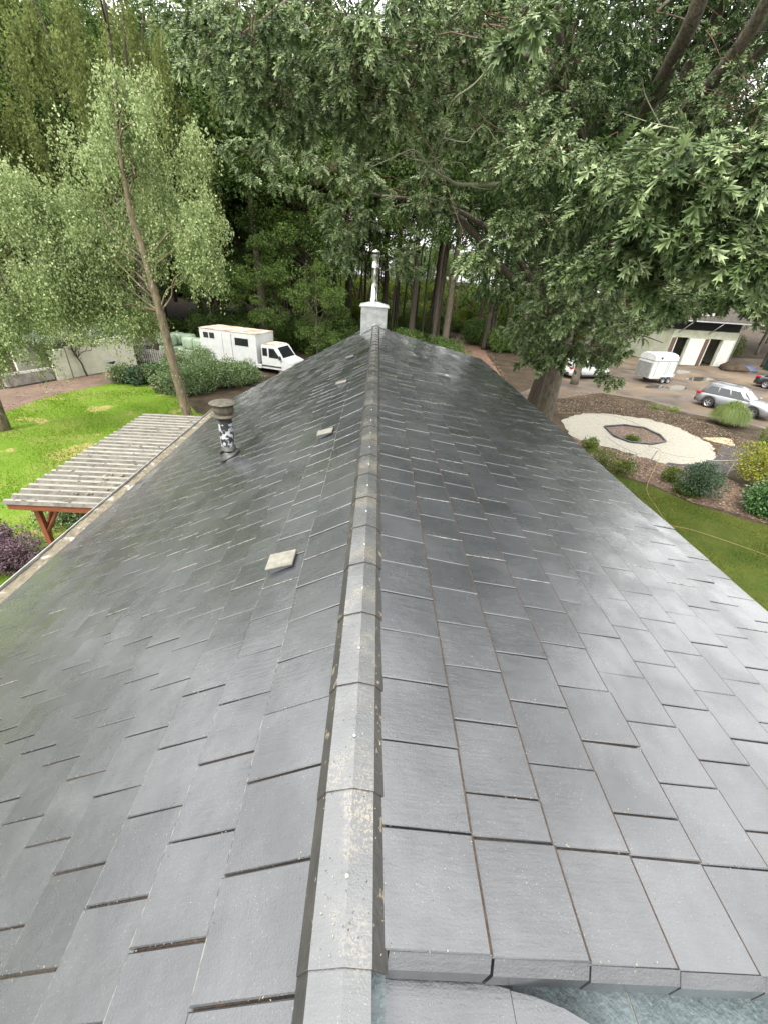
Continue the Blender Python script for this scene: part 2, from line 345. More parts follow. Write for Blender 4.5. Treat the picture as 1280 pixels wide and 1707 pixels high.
def ball(n, flat=1.):
    v = rng.normal(0, 1, (n, 3)); v /= np.linalg.norm(v, axis=1, keepdims=True); v *= rng.uniform(.0, 1, (n, 1))**(1/2.2); v[:, 2] *= flat; return v
DIA, OAK, BLADE = T_diamond(), T_oak(), T_blade()

# ================= GROUND AND SETTING =================
def sheet(name, pts, z, mt, sub=1, label=None):
    mb = MB(); mb.add([(p[0], p[1], z) for p in pts], [tuple(range(len(pts)))])
    o = mb.build(name, mt); tag(o, label, None, None, 'structure'); return o
def pxpoly(pts): return [gp(x, y) for x, y in pts]
mb = MB(); n = 40; ext = 320
for i in range(n+1):
    for j in range(n+1): mb.v.append((-ext+2*ext*i/n, -120+2*ext*j/n, GZ))
for i in range(n):
    for j in range(n): a = i*(n+1)+j; mb.f.append((a, a+n+1, a+n+2, a+1)); mb.m.append(0); mb.sm.append(False)
tag(mb.build('ground', M['dirt']), kind='structure')
bedpts = pxpoly([(-200, 800), (-150, 720), (0, 650), (98, 634), (232, 612), (300, 618), (310, 700), (150, 760), (0, 900)])
sheet('bare_soil_bed', bedpts, GZ+.004, M['bed'])
lawnL_px = [(0, 692), (60, 668), (120, 652), (185, 640), (235, 640), (285, 655), (310, 668), (330, 690)]
lawnLpts = [(-34, 14)] + [(-30, 18)] + [(gp(*p).x, gp(*p).y) for p in lawnL_px] + [(-5.2, 20), (-5.2, -2), (-34, -2)]
sheet('lawn', lawnLpts, GZ+.008, M['lawnL'])
yard = pxpoly([(870, 690), (865, 655), (905, 640), (930, 620), (1000, 600), (1100, 592), (1300, 600), (1600, 640), (1600, 800), (1290, 720), (1240, 705), (1150, 690), (1080, 668), (1000, 655), (930, 665)])
sheet('yard', yard, GZ+.004, M['yard'])
def blobpx(cx, cy, rx, ry, n=18, j=.2): return pxpoly([(cx+rx*math.cos(2*math.pi*i/n)*(1+random.uniform(-j, j)), cy+ry*math.sin(2*math.pi*i/n)*(1+random.uniform(-j, j))) for i in range(n)])
for (cx, cy, rx, ry) in ((1128, 647, 18, 4.5), (1090, 645, 17, 2.6), (1165, 632, 22, 3.5), (1135, 620, 14, 3)):
    sheet('puddle', blobpx(cx, cy, rx, ry), GZ+.010, M['puddle'])
outer = [(255, 185), (290, 160), (390, 143), (470, 147), (540, 155), (680, 175), (830, 215), (920, 260), (975, 290), (1000, 305), (1012, 335), (1020, 355), (985, 378), (950, 390), (840, 397), (760, 392), (650, 365), (560, 335), (420, 300), (330, 275), (270, 225)]
inner = [(465, 215), (560, 208), (660, 222), (740, 258), (770, 290), (700, 303), (590, 293), (510, 262)]
cr = lambda pts: pxpoly([(850+x/2.977, 640+y/2.977) for x, y in pts])
O, I = cr(outer), cr(inner)
sheet('charcoal_patch', cr([(640, 370), (1020, 350), (1060, 290), (1180, 330), (1150, 420), (1000, 460), (760, 470)]), GZ+.008, M['charcoal'])
def ring(name, O, I, z0, z1, mt):
    """ring of ground between outline O and hole I, outer lip slightly raised and ragged"""
    c = sum((Vector(p) for p in I), Vector())/len(I); n = 96
    def at(poly, a):
        d = Vector((math.cos(a), math.sin(a), 0)); best = 0
        for p, q in zip(poly, poly[1:]+poly[:1]):
            e = q-p; den = d.x*e.y-d.y*e.x
            if abs(den) < 1e-9: continue
            r_ = p-c; t = (r_.x*e.y-r_.y*e.x)/den; s_ = (r_.x*d.y-r_.y*d.x)/den
            if -1e-6 <= s_ <= 1+1e-6 and t > best: best = t
        return c+d*best
    mb = MB(); K = 7; vs = []
    for i in range(n):
        a = 2*math.pi*i/n; p0, p1 = at(I, a), at(O, a); p1 = p1+(p1-c).normalized()*random.uniform(-.12, .12)
        for k in range(K):
            t = k/(K-1); p = p0.lerp(p1, t); vs.append((p.x, p.y, z0 if k in (0, K-1) else z1+random.uniform(-.015, .015)))
    mb.add(vs, [(i*K+k, i*K+k+1, ((i+1) % n)*K+k+1, ((i+1) % n)*K+k) for i in range(n) for k in range(K-1)]); return mb.build(name, mt)
tag(ring('gravel_ring', O, I, GZ+.008, GZ+.05, M['gravel']), kind='structure')
sheet('planting_bed', I, GZ+.012, M['mulch'])
mulch = cr([(300, 262), (420, 305), (560, 340), (760, 400), (900, 420), (1100, 480), (1290, 560), (1400, 700), (1290, 700), (1100, 640), (900, 590), (700, 500), (540, 455), (420, 390)])
sheet('leaf_mulch_bed', mulch, GZ+.012, M['mulch'])
lrp = [(850+x/2.977, 640+y/2.977) for x, y in [(500, 430), (560, 462), (700, 510), (800, 550), (900, 595), (1000, 625), (1100, 655), (1200, 690), (1290, 705)]]
lawnRpts = [(gp(*p).x, gp(*p).y) for p in lrp] + [(40, 11), (40, -12), (3.5, -12), (3.5, 16)]
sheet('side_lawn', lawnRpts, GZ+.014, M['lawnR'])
sheet('woodland_path', pxpoly([(745, 600), (752, 575), (765, 558), (790, 556), (800, 575), (830, 620), (870, 690), (800, 700)]), GZ+.006, mat('path leaf litter', (.2, .11, .07), .9, (.1, .06, .04), 3, bump=1, bscale=12))

def inside(poly, X, Y):
    r = np.zeros(len(X), bool); n = len(poly)
    for i in range(n):
        x1, y1 = poly[i][0], poly[i][1]; x2, y2 = poly[(i+1) % n][0], poly[(i+1) % n][1]
        c = ((y1 > Y) != (y2 > Y)) & (X < (x2-x1)*(Y-y1)/(y2-y1+1e-12)+x1); r ^= c
    return r
def grass(name, poly, n, size, mt, ymin=None, xlim=None):
    P = np.array([(p[0], p[1]) for p in poly]); lo, hi = P.min(0), P.max(0)
    if xlim: lo[0], hi[0] = max(lo[0], xlim[0]), min(hi[0], xlim[1])
    if ymin is not None: lo[1] = max(lo[1], ymin)
    X = rng.uniform(lo[0], hi[0], n); Y = rng.uniform(lo[1], hi[1], n)
    k = inside(poly, X, Y); X, Y = X[k], Y[k]; n = len(X)
    Pt = np.stack([X, Y, np.full(n, GZ+.01)], 1); D = np.zeros((n, 3)); D[:, 2] = 1
    dens = np.sin(X*1.3+np.sin(Y*.9)*2)*np.sin(Y*1.1+X*.4)
    V, F = leaves(Pt, D, rng.uniform(.4, 1.25, n)*size*(1+.45*dens), (BLADE[0]*np.array([2.2, 1, 1]), BLADE[1]), .45, 0)
    o = link(name, fastmesh(name, V, F, mt)); tag(o, kind='stuff'); return o
tag(grass('lawn_grass', lawnLpts, 190000, .085, M['grassL'], 4, (-26, -5)), 'bright green mown grass beside the pergola', 'grass')
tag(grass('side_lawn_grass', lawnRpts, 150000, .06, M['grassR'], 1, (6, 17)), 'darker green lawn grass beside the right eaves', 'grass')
def litter(name, poly, n, size, mt):
    P = np.array([(p[0], p[1]) for p in poly]); lo, hi = P.min(0), P.max(0)
    X = rng.uniform(lo[0], hi[0], n); Y = rng.uniform(lo[1], hi[1], n); k = inside(poly, X, Y); X, Y = X[k], Y[k]; n = len(X)
    D = rng.normal(0, 1, (n, 3)); D[:, 2] *= .12
    V, F = leaves(np.stack([X, Y, np.full(n, GZ+.03)], 1), D, rng.uniform(.5, 1.3, n)*size, DIA, .1, 2)
    return link(name, fastmesh(name, V, F, mt))
tag(litter('fallen_leaves', mulch, 9000, .10, M['litter']), 'brown fallen leaves scattered on the mulch bed', 'leaves', kind='stuff')
tag(litter('fallen_leaves', [(v[0], v[1]) for v in pxpoly([(740, 610), (750, 560), (800, 556), (850, 640), (880, 700), (780, 700)])], 9000, .14, M['litter']), 'brown fallen leaves on the woodland path', 'leaves', kind='stuff')

tag(litter('fallen_leaves', [(v[0], v[1]) for v in pxpoly([(930, 690), (920, 655), (1000, 655), (1150, 695), (1240, 730), (1230, 790), (1195, 770), (1180, 745), (1100, 710), (1000, 690)])], 11000, .09, M['litter']), 'leaf debris on the dark soil between the yard and the gravel ring', 'leaves', kind='stuff')
tag(litter('fallen_leaves', [(v[0], v[1]) for v in pxpoly([(0, 690), (-20, 660), (98, 636), (232, 612), (240, 640), (120, 652)])], 1200, .09, M['litter']), 'sparse leaves on the bare soil in front of the shed', 'leaves', kind='stuff')
# ================= THE HOUSE AND ITS ROOF =================
PL, PR_ = R(29.4), R(12.16)
G = .3245
house = empty('house', (0, 8, GZ), 0, 'long low house under a dark grey tiled gable roof', 'house')
HM = Vector((0, -8, -GZ))
def hb(mb, name, mats, parent=house): 
    o = mb.build(name, mats, parent, HM if parent is house else None); return o
# rows of tiles on one slope
YF = 15.9
def tile_box(mb, S, s0, s1, y0, y1, t0, t1, th=.018, edge=0):
    """S maps (s down slope, y, n off slope) to world"""
    j = [random.gauss(0, .0026) for _ in range(4)]; j[3] = j[0]+j[2]-j[1]
    ch = .004
    def pt(s, y, nn): return S(s, y, nn)
    cs = [(s0, y0, t0+j[0]), (s0, y1, t0+j[1]), (s1, y1, t1+j[2]), (s1, y0, t1+j[3])]
    cm = ((s0+s1)/2, (y0+y1)/2)
    inn = [(a+(ch if a < cm[0] else (-.011 if edge == 1 else -.008)), b+(ch if b < cm[1] else -ch), c) for a, b, c in cs]
    vs = [pt(*v) for v in inn] + [pt(a, b, c-ch) for a, b, c in cs] + [pt(a, b, c-th) for a, b, c in cs]
    fs = [(0, 1, 2, 3)] + [(i, 4+i, 4+(i+1) % 4, (i+1) % 4) for i in range(4)] + [(4+i, 8+i, 8+(i+1) % 4, 4+(i+1) % 4) for i in range(4)]
    mb.add(vs, fs, 0)
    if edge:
        for q_ in range(len(fs)): mb.m[-len(fs)+q_] = 1 if q_ in (3, 7) and edge == 1 else (2 if (q_ in (2, 4) and y0 > 2.2 and random.random() < .3) or (q_ == 3 and edge == 2 and random.random() < .7) else 0)  # right slope: dark lower edge is moss plus the step's shade as colour
def slope_map(side, p):
    c, s_ = math.cos(p), math.sin(p)
    return lambda s, y, nn: (side*(s*c+nn*s_), y, -s*s_+nn*c)
SL, SR = slope_map(-1, PL), slope_map(1, PR_)
TH = .020
mbl, mbj = MB(), MB()
NL = 18; A_L = .174
for c in range(NL):
    s0, s1 = (A_L + c*G if c else .05), A_L + (c+1)*G + (.17 if c == NL-1 else 0)
    ph = .424 + .1485*(c-1)
    y = ph - .3*math.ceil((ph+1.2)/.3)
    while y < YF:
        y0, y1 = y+.004, min(y+.3-.004, YF); dy = random.gauss(0, .0012)
        if y1-y0 > .05: tile_box(mbl, SL, s0+(.0 if c else 0), s1+.012+random.gauss(0, .0018), y0+dy, y1+dy, -TH if c else -TH*.6, 0, edge=2)
        y += .3
    mbj.add([SL(s0-.02, -1.2, -TH-.012), SL(s1+.0, -1.2, -.015), SL(s1+.0, YF-.01, -.015), SL(s0-.02, YF-.01, -TH-.012)], [(0, 1, 2, 3)])
    mbj.add([SL(s1, -1.2, -.015), SL(s1, YF-.01, -.015), SL(s1, YF-.01, -.034), SL(s1, -1.2, -.034)], [(0, 1, 2, 3)])
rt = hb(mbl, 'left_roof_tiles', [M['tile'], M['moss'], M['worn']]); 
hb(mbj, 'roof_underlay', M['moss'])
mbr, mbj = MB(), MB(); A_R = .1105; NR = 11; YV = .352
vg = MB()
YFR = 14.5
for c in range(NR):
    s0, s1 = (A_R + c*G if c else .05), A_R+(c+1)*G
    js = [YV, .652] + ([] if c % 2 == 0 else [.798])
    while js[-1] < YFR: js.append(js[-1]+.3)
    yend = YFR
    for a, b in zip(js, js[1:]):
        if a > yend: break
        dy = random.gauss(0, .0012)
        tile_box(mbr, SR, s0, s1+.012+random.gauss(0, .0018), a+(.0 if a == YV else .003+dy), min(b-.003+dy, yend), -TH if c else -TH*.6, 0, edge=1)
    mbj.add([SR(s0-.02, YV, -TH-.012), SR(s1, YV, -.015), SR(s1, yend-.01, -.015), SR(s0-.02, yend-.01, -TH-.012)], [(0, 3, 2, 1)])
    mbj.add([SR(s1, YV, -.015), SR(s1, yend-.01, -.015), SR(s1, yend-.01, -.034), SR(s1, YV, -.034)], [(0, 1, 2, 3)])
    # verge end of the course: bevelled shoulder, upright face, returned corner
    e0, e1 = s0+.024+(.06 if c == 0 else 0), s1+.006
    prof = [(YV+.0, 0.0), (YV-.030, -.030), (YV-.034, -.098), (YV+.012, -.100)]
    vs = []
    for s_, dn in ((e0, -TH), (e1, 0.0)):
        for y, nn in prof: vs.append(SR(s_, y, nn+dn))
    vg.add(vs, [(i, i+1, 4+i+1, 4+i) for i in range(3)] + [(0, 3, 2, 1), (4, 5, 6, 7), (3, 0, 4, 7)])
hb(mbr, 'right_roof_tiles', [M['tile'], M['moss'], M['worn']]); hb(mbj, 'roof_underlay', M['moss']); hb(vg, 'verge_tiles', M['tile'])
# last course of the right slope, laid steeper over the eaves
SE = A_R+NR*G; e = SR(SE, 0, 0); PE = R(38)
SRE = lambda s, y, nn: (e[0]+s*math.cos(PE)+nn*math.sin(PE), y, e[2]-s*math.sin(PE)+nn*math.cos(PE))
mb = MB(); y = YV
while y < YFR:
    tile_box(mb, SRE, .0, .33, y+.004, min(y+.296, YFR), -.006, -.004); y += .3
hb(mb, 'eaves_tiles', M['tile'])
# ridge tiles: four-facet caps, each its own piece, each far one lapping the nearer
def ridge_piece(y0, y1, rflange=True, nm='ridge_tile', jit=0.):
    """y0 is the near rim, thicker and lapping over the next nearer piece; y1 tucks under the next"""
    def sec(y, up, wd):
        j = jit
        return [(-.128*wd, y, -.070+up+j), (-.094*wd, y, -.006+up+j), (0, y, .026+up+j), (.076*wd, y, .004+up), (.121*wd, y, -.046+up)]
    A, B = sec(y0, .004, 1.008), sec(y1, -.003, .99)
    th = .012
    mb = MB(); n = 5
    Au = [(x*.9, y+.002, z-th) for x, y, z in A]; Bu = [(x*.9, y, z-th) for x, y, z in B]
    vs = A+B+Au+Bu; K = 4 if rflange else 3
    for i in range(K):
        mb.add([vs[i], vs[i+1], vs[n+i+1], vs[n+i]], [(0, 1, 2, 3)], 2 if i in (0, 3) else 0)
        mb.add([vs[2*n+i], vs[2*n+i+1], vs[3*n+i+1], vs[3*n+i]], [(3, 2, 1, 0)])
        mb.add([vs[i], vs[2*n+i], vs[2*n+i+1], vs[i+1]], [(0, 1, 2, 3)], 1)
    mb.add([vs[0], vs[n], vs[3*n], vs[2*n]], [(0, 1, 2, 3)]); mb.add([vs[K], vs[n+K], vs[3*n+K], vs[2*n+K]], [(3, 2, 1, 0)])
    # moss line packed under the rim
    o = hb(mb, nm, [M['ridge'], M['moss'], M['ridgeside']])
    sc = MB(); sc.lathe([(0, .006), (.004, .0055), (.007, .002), (.0075, 0)], (-.004, y0+.19, .0285), 8)
    k = sc.build('screw', M['zincpale'], o); return o
ys = [.306 + .4335*k for k in range(33)]
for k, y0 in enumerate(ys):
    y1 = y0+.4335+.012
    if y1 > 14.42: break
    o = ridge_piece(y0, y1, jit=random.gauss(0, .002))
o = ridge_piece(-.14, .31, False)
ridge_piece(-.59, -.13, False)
# lower roof and valley in front of the right verge
SLo = lambda s, y, nn: SR(s, y, nn-.125)
def slab(mb, poly, S, t, mi=0):
    n = len(poly); vs = [S(a, b, 0) for a, b in poly]+[S(a, b, -t) for a, b in poly]
    mb.add(vs, [tuple(range(n))]+[tuple(range(n, 2*n))[::-1]]+[(i, n+i, n+(i+1) % n, (i+1) % n) for i in range(n)], mi)
mb = MB()
slab(mb, [(.135, .60), (.50, .60), (.50, .318), (.44, .331), (.36, .339), (.135, .345)][::-1] if 0 else [(.150, .60), (.15, -1.2), (.545, -1.2), (.545, .312), (.47, .325), (.40, .333), (.33, .34), (.30, .60)], SLo, .018)
slab(mb, [(.55, .311), (.55, -1.2), (.87, -1.2), (.87, .20), (.80, .252), (.72, .281), (.63, .301)], lambda s, y, nn: SLo(s, y, nn-.006), .018)
slab(mb, [(.875, .196), (.875, -1.2), (1.2, -1.2), (1.2, -.18), (1.08, -.02), (.97, .10)], lambda s, y, nn: SLo(s, y, nn-.012), .018)
hb(mb, 'lower_roof_tiles', M['tile'])
mb = MB(); slab(mb, [(.05, .9), (.05, -1.5), (1.02, -1.5), (1.02, .9)], lambda s, y, nn: SLo(s, y, nn-.085), .004)
slab(mb, [(1.024, .9), (1.024, -1.5), (3.2, -1.5), (3.2, .9)], lambda s, y, nn: SLo(s, y, nn-.081), .004)
hb(mb, 'valley_lining', M['teal'])
mb = MB(); slab(mb, [(.075, .33), (.075, -.9), (.135, -.9), (.135, .33)], lambda s, y, nn: SR(s, y, nn-.07), .004); hb(mb, 'side_flashing', M['teal'])
# walls
mb = MB(); mb.box(-5.1, 3.3, .6, 15.5, GZ, -3.1); mb.box(-1.0, 3.3, .6, 14.1, -3.099, -1.05)
hb(mb, 'wall', M['brick'])
# gutter
mb = MB(); zg = -3.14; xg = -5.49
prof = [(xg, zg), (xg, zg-.09), (xg-.05, zg-.13), (xg-.2, zg-.13), (xg-.25, zg-.09), (xg-.258, zg+.03), (xg-.276, zg+.03), (xg-.276, zg+.015), (xg-.268, zg+.012), (xg-.262, zg-.1), (xg-.205, zg-.145), (xg-.045, zg-.145), (xg+.012, zg-.1), (xg+.012, zg)]
mb.prism(prof, 1, -1.5, 15.9); g = hb(mb, 'gutter', M['zincpale'])
mb = MB(); N = 180
vs = []
for i in range(N+1):
    y = -1.5+17.38*i/N
    for k in range(6): vs.append((xg-.005-.238*k/5, y, zg-.012+random.uniform(-.010, .010)+.012*math.sin(y*1.7+k*.4)))
mb.add(vs, [(i*6+k, (i+1)*6+k, (i+1)*6+k+1, i*6+k+1) for i in range(N) for k in range(5)]); mb.build('leaf_debris', M['debris'], g)
# vent hoods
nL = Vector((-math.sin(PL), 0, math.cos(PL)))
for (yy, ss, first) in ((2.46, .60, 1), (5.25, .585, 0), (8.05, .59, 0), (10.7, .59, 0)):
    mb = MB(); wv = .088; L0, L1 = ss-.0, ss+.195
    H = .052
    A = [SL(L0, yy-wv, .006), SL(L0, yy+wv, .006), SL(L1, yy+wv, H), SL(L1, yy-wv, H), SL(L0, yy-wv, .0), SL(L0, yy+wv, .0), SL(L1-.012, yy+wv, -.0), SL(L1-.012, yy-wv, -.0)]
    t = .008
    top = [A[0], A[1], A[2], A[3]]; 
    tv = [SL(L0-.004, yy-wv-.005, .010+t), SL(L0-.004, yy+wv+.005, .010+t), SL(L1+.008, yy+wv+.005, H+t), SL(L1+.008, yy-wv-.005, H+t), SL(L0-.004, yy-wv-.005, .010), SL(L0-.004, yy+wv+.005, .010), SL(L1+.008, yy+wv+.005, H), SL(L1+.008, yy-wv-.005, H)]
    cube = [(0, 1, 2, 3), (7, 6, 5, 4), (0, 4, 5, 1), (1, 5, 6, 2), (2, 6, 7, 3), (3, 7, 4, 0)]
    mb.add(tv, cube, 0)
    o = hb(mb, 'roof_vent', M['ventplastic'])
    b = MB(); b.add(A, cube); b.build('vent_body', M['felt'], o)
# flue pipe on the left slope
vb = Vector((-2.45, 6.68, -1.37))
mb = MB()
mb.lathe([(.125, -.18), (.125, .12), (.132, .12), (.132, .135), (.115, .135), (.112, .80), (.10, .80)], vb, 24, 0)
p = hb(mb, 'vent_pipe', M['blackpipe'])
mb = MB(); mb.lathe([(.1145, .20), (.1145, .34), (.1145, .47), (.1145, .60)], vb, 40); mb.build('paint_patch', M['whitewash'], p)
mb = MB(); mb.lathe([(.11, .72), (.20, .715), (.205, .735), (.19, .745), (.135, .76)], vb, 28); mb.build('lower_collar', M['capgrime'], p)
mb = MB(); mb.lathe([(.135, .755), (.17, .81), (.165, .86), (.155, .895), (.12, .90)], vb, 28); mb.build('cowl_body', M['capgrime'], p)
mb = MB(); mb.lathe([(.0, .905), (.12, .905), (.215, .925), (.218, .935), (.21, .942), (.1, .955), (0, .957)], vb, 32); mb.build('cap', M['capgrime'], p)
mb = MB(); mb.lathe([(.20, -.0), (.19, .035), (.15, .05), (.125, .11)], (0, 0, 0), 24, 0, Matrix.Translation(vb+Vector((0, 0, -.0))) @ Matrix.Rotation(-PL, 4, 'Y')); mb.build('lead_collar', M['blackpipe'], p)
# metal clad chimney on the far end of the ridge
cx, cy = -.085, 14.85; ch = MB()
ch.box(cx-.42, cx+.42, cy-.42, cy+.42, -.45, .55, 0, .008)
c_ = hb(ch, 'chimney', M['zincpale'])
mb = MB(); q = .47
mb.add([(cx-q, cy-q, .552), (cx+q, cy-q, .552), (cx+q, cy+q, .552), (cx-q, cy+q, .552), (cx-q, cy-q, .585), (cx+q, cy-q, .585), (cx+q, cy+q, .585), (cx-q, cy+q, .585), (cx-.12, cy-.12, .69), (cx+.12, cy-.12, .69), (cx+.12, cy+.12, .69), (cx-.12, cy+.12, .69)],
       [(3, 2, 1, 0)]+[(i, (i+1) % 4, 4+(i+1) % 4, 4+i) for i in range(4)]+[(4+i, 4+(i+1) % 4, 8+(i+1) % 4, 8+i) for i in range(4)]+[(8, 9, 10, 11)]); mb.build('chimney_cap', M['zincpale'], c_)
mb = MB(); fx = cx-.03
mb.lathe([(.13, .68), (.13, .76), (.112, .765), (.112, .80), (.105, .80), (.105, 1.62), (.112, 1.62), (.112, 1.66), (.105, 1.66), (.105, 1.9), (.15, 1.93), (.15, 1.98)], (fx, cy, 0), 24); f_ = mb.build('flue_pipe', M['steel'], c_)
mb = MB(); mb.lathe([(.09, 1.97), (.09, 2.03), (.17, 2.035), (.175, 2.06), (0, 2.12)], (fx, cy, 0), 24); mb.v = [(fx+(a-fx)*.75, cy+(b-cy)*.75, c_z) for a, b, c_z in mb.v]; mb.build('flue_cowl', M['steel'], c_)
mb = MB()   # lead apron following the ridge and slopes at the chimney foot
for sgn, S in ((-1, SL), (1, SR)):
    e0 = .14; mb.tube([S(.10, cy-.44, .045), S(.20, cy-.45, .02), S(.46, cy-.45, .012)], .014, 6)
mb.tube([(-.15, cy-.44, -.03), (-.11, cy-.44, .03), (-.03, cy-.44, .062), (.05, cy-.44, .055), (.10, cy-.44, .01), (.13, cy-.44, -.01)], .014, 6)
slab(mb, [(.44, cy-.42), (.44, cy+.4), (.56, cy+.4), (.56, cy-.46)], lambda s, y, nn: SL(s, y, nn+.012), .006)
mb.build('lead_apron', M['zincpale'], c_)
# crumbs and needles lying on the roof
Pn, Dn, Sn = [], [], []
for side, S in ((0, SL), (1, SR)):
    for _ in range(1500):
        s_ = random.uniform(.14, 3.4) if random.random() < .7 else random.uniform(.14, 5.6 if side == 0 else 3.4); y = .45+12*random.random()**1.8
        Pn.append(S(s_, y, .004)); a = random.uniform(0, 6.28); d = Vector(S(math.cos(a), math.sin(a), .1)); Dn.append(tuple(d)); Sn.append(random.uniform(.002, .007))
for _ in range(900):
    a = random.random(); x = random.uniform(-.1, .12); y = random.choice(ys[:10])+random.uniform(.02, .42)
    Pn.append((x, y, .034-.33*abs(x) if x < .07 else .012-(x-.07)*1.0)); Dn.append((random.gauss(0, 1), random.gauss(0, 1), 0)); Sn.append(random.uniform(.002, .008))
for side, S in ((-1, SL), (1, SR)):
    for c in range(0, 12 if side < 0 else 10):
        for _ in range(150):
            if side < 0: ph = .424+.1485*(c-1); y = ph-.3*math.ceil((ph+.2)/.3)+.3*random.randint(0, 16)
            else: y = (.652 if c % 2 == 0 else .798)+.3*random.randint(-1 if c % 2 == 0 else 0, 15)
            a0 = (A_L if side < 0 else A_R)+c*G; Pn.append(S(a0+random.uniform(.0, G), y+random.choice((-1, 1))*abs(random.gauss(.003, .006)), .0025)); a = random.uniform(0, 6.28); Dn.append(tuple(S(math.cos(a), math.sin(a), .1))); Sn.append(random.uniform(.003, .008))
V, F = leaves(np.array(Pn), np.array(Dn), np.array(Sn), (DIA[0]*np.array([.8, 1, .5]), DIA[1]), .02, 3)
o = link('seed_debris', fastmesh('seed_debris', V, F, leafmat('seed husks', [(0, (.02, .015, .01)), (.4, (.06, .045, .03)), (.6, (.2, .17, .11)), (1, (.34, .3, .22))], .9, 0, .2))); tag(o, 'pale seed husks and needles scattered over the grey roof tiles', 'seed debris', None, 'stuff')

# ================= PERGOLA =================
pg = empty('pergola', (-7.1, 11.2, GZ), 0, 'red brown timber lean-to roofed with weathered corrugated sheet, beside the left gutter', 'pergola')
PM = Vector((7.1, -11.2, -GZ)); px0, px1, py0, py1, pz = -8.12, -5.86, 8.05, 14.55, -3.42
mb = MB(); N = 400; K = 5; vs = []
for i in range(N+1):
    y = py0-.05+(py1-py0+.1)*i/N
    for k in range(K): x = px0-.06+(px1-px0+.06)*k/(K-1); vs.append((x, y, pz+.034*math.cos(2*math.pi*y/.262)+.02*k/(K-1)))
for i in range(N):
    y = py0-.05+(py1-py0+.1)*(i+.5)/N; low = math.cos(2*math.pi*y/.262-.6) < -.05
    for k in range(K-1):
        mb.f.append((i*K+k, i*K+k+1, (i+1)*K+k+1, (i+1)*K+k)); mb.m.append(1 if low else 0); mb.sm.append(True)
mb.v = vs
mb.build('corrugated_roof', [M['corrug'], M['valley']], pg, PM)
mb = MB(); V_ = []
def pb(name, *a, **k): mb = MB(); mb.box(*a, bev=.008, **k); return mb.build(name, M['wood_red'], pg, PM)
pb('front_beam', px0, px1, py0, py0+.06, pz-.20, pz-.035)
pb('rear_beam', px0, px1, py1-.1, py1-.04, pz-.20, pz-.035)
pb('side_beam', px0+.25, px0+.37, py0+.065, py1-.105, pz-.24, pz-.07)
for yy in (py0+.3, py1-.35, (py0+py1)/2): pb('post', px0+.25, px0+.37, yy, yy+.12, GZ, pz-.245)
for sgn, yy in ((1, py0+.42), (-1, py1-.35)):
    mb = MB(); mb.tube([(px0+.31, yy, pz-1.0), (px0+.31, yy+sgn*.62, pz-.26)], .055, 4); mb.build('brace', M['wood_red'], pg, PM)
mb = MB(); mb.tube([(px0+.37, py0+.36, pz-1.0), (px0+.95, py0+.2, pz-.22)], .05, 4); mb.build('brace', M['wood_red'], pg, PM)
mb = MB()
for _ in range(26):
    a, b = random.gauss(-6.6, .35), 8.5+abs(random.gauss(0, .8)); mb.lathe([(random.uniform(.02, .07), 0), (.03, .015), (0, .02)], (min(a, -6.05), b, pz+.025), 6)
tag(mb.build('leaf_clumps', M['debris'], pg, PM), kind='stuff')

# ================= VEHICLES =================
def wheel(parent, x, y, r, wd=.2, T=None, rims=True, nm='wheel'):
    """axle along local y; outer face at y (sign of wd gives outward direction)"""
    mb = MB(); o = abs(wd); R90 = Matrix.Translation((x, y, r)) @ Matrix.Rotation(R(90), 4, 'X')
    mb.lathe([(r*.62, -o/2), (r*.93, -o/2), (r, -o/2+.03), (r, o/2-.03), (r*.93, o/2), (r*.62, o/2)], (0, 0, 0), 24, 0, R90)
    w_ = mb.build(nm, M['rubber'], parent)
    mb = MB()
    for sg in (-1, 1):
        mb.lathe([(r*.63, sg*(o/2-.005)), (r*.55, sg*(o/2-.03))], (0, 0, 0), 24, 0, R90); mb.lathe([(r*.16, sg*(o/2-.02)), (0, sg*(o/2-.015))], (0, 0, 0), 12, 0, R90)
        for k in range(5):
            a = 2*math.pi*k/5; T2 = R90 @ Matrix.Rotation(a, 4, 'Z')
            mb.box(r*.1, r*.6, -r*.09, r*.09, sg*(o/2-.03)-.01, sg*(o/2-.03)+.01, 0, 0, T2)
    mb.build('rim', M['alloy'], w_)
    mb = MB(); mb.lathe([(0, -o*.3), (r*.62, -o*.3)], (0, 0, 0), 16, 0, R90); mb.lathe([(0, o*.3), (r*.62, o*.3)], (0, 0, 0), 16, 0, R90); mb.build('hub', M['blacktrim'], w_)
    return w_
